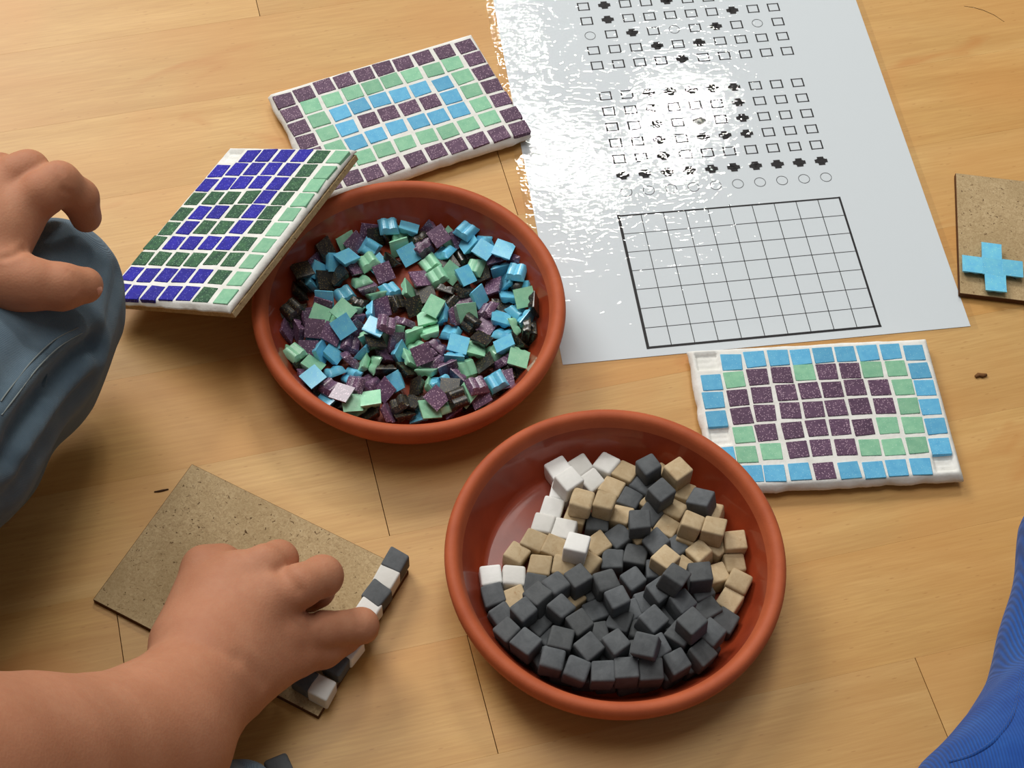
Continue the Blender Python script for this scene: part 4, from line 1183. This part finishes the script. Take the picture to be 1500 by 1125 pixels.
for pts, w, d in (([(36, 366), (22, 374), (6, 378)], 1.4, .7), ([(100, 398), (108, 412), (108, 428)], 1.0, .3), ([(108, 402), (114, 414), (114, 428)], .9, .25), ([(92, 278), (102, 284)], 1.2, .4), ([(84, 246), (92, 254)], 1.0, .3)):
    crease(b1, pts, w, d)


def nail(p, nrm, dirv, lx, ly, parent):
    vs, fs = [], []
    n, m = 8, 8
    nrm = Vector(nrm).normalized(); dirv = Vector(dirv); dirv = (dirv - nrm * dirv.dot(nrm)).normalized(); side = nrm.cross(dirv)
    for j in range(m + 1):
        for i in range(n + 1):
            a, b = i / n * 2 - 1, j / m * 2 - 1
            k = math.sqrt(max(0, 1 - .35 * b * b))
            v = Vector(p) + side * (a * lx * k) + dirv * (b * ly * math.sqrt(1 - .3 * a * a)) - nrm * (1.6 * a * a + .5 * b * b)
            vs.append(v)
    for j in range(m):
        for i in range(n):
            a = j * (n + 1) + i
            fs.append((a, a + 1, a + n + 2, a + n + 1))
    return new_obj('fingernail', mesh('fingernail', vs, fs, True), parent, NAIL)


tipc = Vector(J(124, 418, 110))
nd = Vector((.75, -.45, .5)).normalized()
keep(nail(tipc + nd * 7.7, nd, (.5, .1, -.6), 3.4, 4.2, None), sit)


def seam(name, pts, r, parent, mat, n=12):
    vs, fs = [], []
    P = [Vector(p) for p in pts]
    dense = []
    for i in range(len(P) - 1):
        p0, p1, p2, p3 = P[max(0, i - 1)], P[i], P[i + 1], P[min(len(P) - 1, i + 2)]
        for s in range(n):
            t = s / n
            dense.append(.5 * ((2 * p1) + (p2 - p0) * t + (2 * p0 - 5 * p1 + 4 * p2 - p3) * t * t + (3 * p1 - p0 - 3 * p2 + p3) * t ** 3))
    dense.append(P[-1])
    for i, p in enumerate(dense):
        d = (dense[min(i + 1, len(dense) - 1)] - dense[max(0, i - 1)]).normalized()
        a = d.cross(Vector((0, 0, 1))).normalized(); b = a.cross(d)
        for k in range(6):
            w = 2 * PI * k / 6
            vs.append(p + a * r * math.cos(w) + b * r * .6 * math.sin(w))
    for i in range(len(dense) - 1):
        for k in range(6):
            j = (k + 1) % 6
            fs.append((i * 6 + k, i * 6 + j, (i + 1) * 6 + j, (i + 1) * 6 + k))
    return new_obj(name, mesh(name, vs, fs, True), parent, mat)


on_surface = lambda o, pts: [Vector(p) for p in on_surface_w(o, pts, .2)]


for pts, w, d in (([(118, 484), (84, 502), (50, 535), (18, 576), (0, 602)], 4.0, -1.5), ([(136, 500), (122, 512), (104, 530), (84, 552), (62, 576), (40, 604), (22, 634), (6, 668)], 4.6, 4.4),
                  ([(172, 400), (164, 440), (148, 490), (138, 520)], 4.0, 1.4), ([(152, 392), (144, 430), (130, 476)], 3.5, .8), ([(128, 560), (92, 604), (50, 660), (20, 714)], 5.0, 1.8), ([(132, 530), (112, 556), (72, 606), (36, 660)], 3.2, -1.4)):
    crease(jeans, pts, w, d)
for k, pts in enumerate(([(120, 488), (88, 507), (54, 540), (22, 582), (2, 608)], [(114, 480), (80, 498), (46, 530), (14, 570), (1, 588)])):
    w = on_surface(jeans, pts)
    if len(w) > 2: keep(seam('stitched_seam', w, .35, None, THREAD), sit)

# --- the child at the lower right edge
near = empty('person', J(1600, 1080, 0))
tag(near, 'child kneeling at the lower right edge, only blue ribbed trousers in view', 'person', None)
leg = [(J(1640, 820, 70), 42), (J(1600, 960, 60), 34), (J(1590, 1050, 56), 36), (J(1540, 1200, 50), 46), (J(1440, 1330, 50), 52)]
leg_b = [(J(1640, 1080, 70), 48), (J(1560, 1250, 80), 60)]
tr = keep(cloth('trousers', [leg, leg_b], 1.8, None, CORD, amp=.6), near)
w = on_surface(tr, [(1498, 985), (1487, 1040), (1462, 1080), (1428, 1105), (1392, 1116)])
if len(w) > 2: keep(seam('trouser_seam', w, .8, None, CORD), near)


# --- the rest of the two children, beyond the left and lower edges of the photograph
SHIRT_A = make_plain('grey_cotton_shirt', srgb(96, 98, 104), .9, .1)
SHIRT_B = make_plain('green_cotton_shirt', srgb(70, 84, 74), .9, .1)
HAIR = make_plain('brown_hair', srgb(70, 46, 30), .6, .3)
EYE = make_plain('eye_white', srgb(220, 220, 216), .2, .5)


def upper_body(root, body, hip, chest, shl, shr, elbow, other, head, face, shirt):
    hip, chest, shl, shr, elbow, other, head = [np.array(v, float) for v in (hip, chest, shl, shr, elbow, other, head)]
    neck = (shl + shr) / 2
    ch = [[(tuple(hip), 88), (tuple(chest), 84), (tuple(neck - [0, 0, 12]), 52)], [(tuple(shl), 42), (tuple(neck), 50), (tuple(shr), 42)], [(tuple(shl), 42), (tuple(elbow), 40)], [(tuple(shr), 42), (tuple(other), 36)]]
    keep(cloth('shirt', ch, 6.0, None, shirt, amp=1.5, kk=20), root)
    f = np.array(face, float); f /= np.linalg.norm(f); side = np.cross([0, 0, 1], f)
    hd = [[(tuple(neck), 34), (tuple(head - [0, 0, 40]), 32)], [(tuple(head + [0, 0, 12] - f * 12), 74), (tuple(head + f * 10 - [0, 0, 28]), 52)], [(tuple(head + f * 60 - [0, 0, 10]), 5), (tuple(head + f * 64 - [0, 0, 27]), 7.5)],
          [(tuple(head + side * 66 - [0, 0, 8]), 12), (tuple(head + side * 66 - [0, 0, 24]), 9)], [(tuple(head - side * 66 - [0, 0, 8]), 12), (tuple(head - side * 66 - [0, 0, 24]), 9)]]
    lo, hi = bounds(hd, 8)

    def fn(P):
        d = None
        for c in hd:
            e = chain(P, c, 20)
            d = e if d is None else smin(d, e, 12)
        d = smax(d, -sd_cap(P, head + f * 66 - [0, 0, 50] + side * 16, head + f * 66 - [0, 0, 50] - side * 16, 2.5, 2.5), 4)
        return d
    hm = grow('head', fn, lo, hi, 3.5)
    bm = bmesh.new(); bm.from_mesh(body.data); bm.from_mesh(hm); bm.to_mesh(body.data); bm.free()
    body.data.polygons.foreach_set('use_smooth', [True] * len(body.data.polygons))
    hr = [[(tuple(head + [0, 0, 20] - f * 14), 80), (tuple(head + [0, 0, 0] - f * 34), 66)]]
    lo, hi = bounds(hr, 6)

    def fh(P):
        d = chain(P, hr[0], 10)
        cut = (P - (head + f * 34 + np.array([0, 0, 6]))) @ (f * .85 - np.array([0, 0, .5]))
        return smax(d, cut.astype(np.float32), 8) + 1.5 * np.sin(P[..., 0] * .35) * np.sin(P[..., 1] * .31)
    keep(new_obj('hair', grow('hair', fh, lo, hi, 4.0), None, HAIR), root)
    for sg in (-1, 1):
        bm = bmesh.new(); bmesh.ops.create_uvsphere(bm, u_segments=12, v_segments=8, radius=9 * MM)
        e = new_obj('eye', bm_mesh('eye', bm, True), None, EYE); e.parent = root
        bm = bmesh.new(); bmesh.ops.create_uvsphere(bm, u_segments=12, v_segments=8, radius=4.5 * MM)
        ir = new_obj('iris', bm_mesh('iris', bm, True), e, HAIR); ir.location = Vector(f * 5.4) * MM
        e.location = Vector(head + f * 57 + side * sg * 25 - np.array([0, 0, 10])) * MM - root.location


upper_body(sit, b1, (-385, 230, 90), (-372, 290, 250), (-352, 382, 370), (-372, 196, 370), J(-560, 400, 200), (-300, 150, 210), (-320, 300, 505), (.75, .45, -.5), SHIRT_A)
upper_body(reach, b2, (-330, -60, 90), (-300, 15, 250), (-320, 85, 370), (-225, -75, 370), J(-420, 1290, 210), (-150, -110, 200), (-225, 60, 490), (.5, .7, -.5), SHIRT_B)
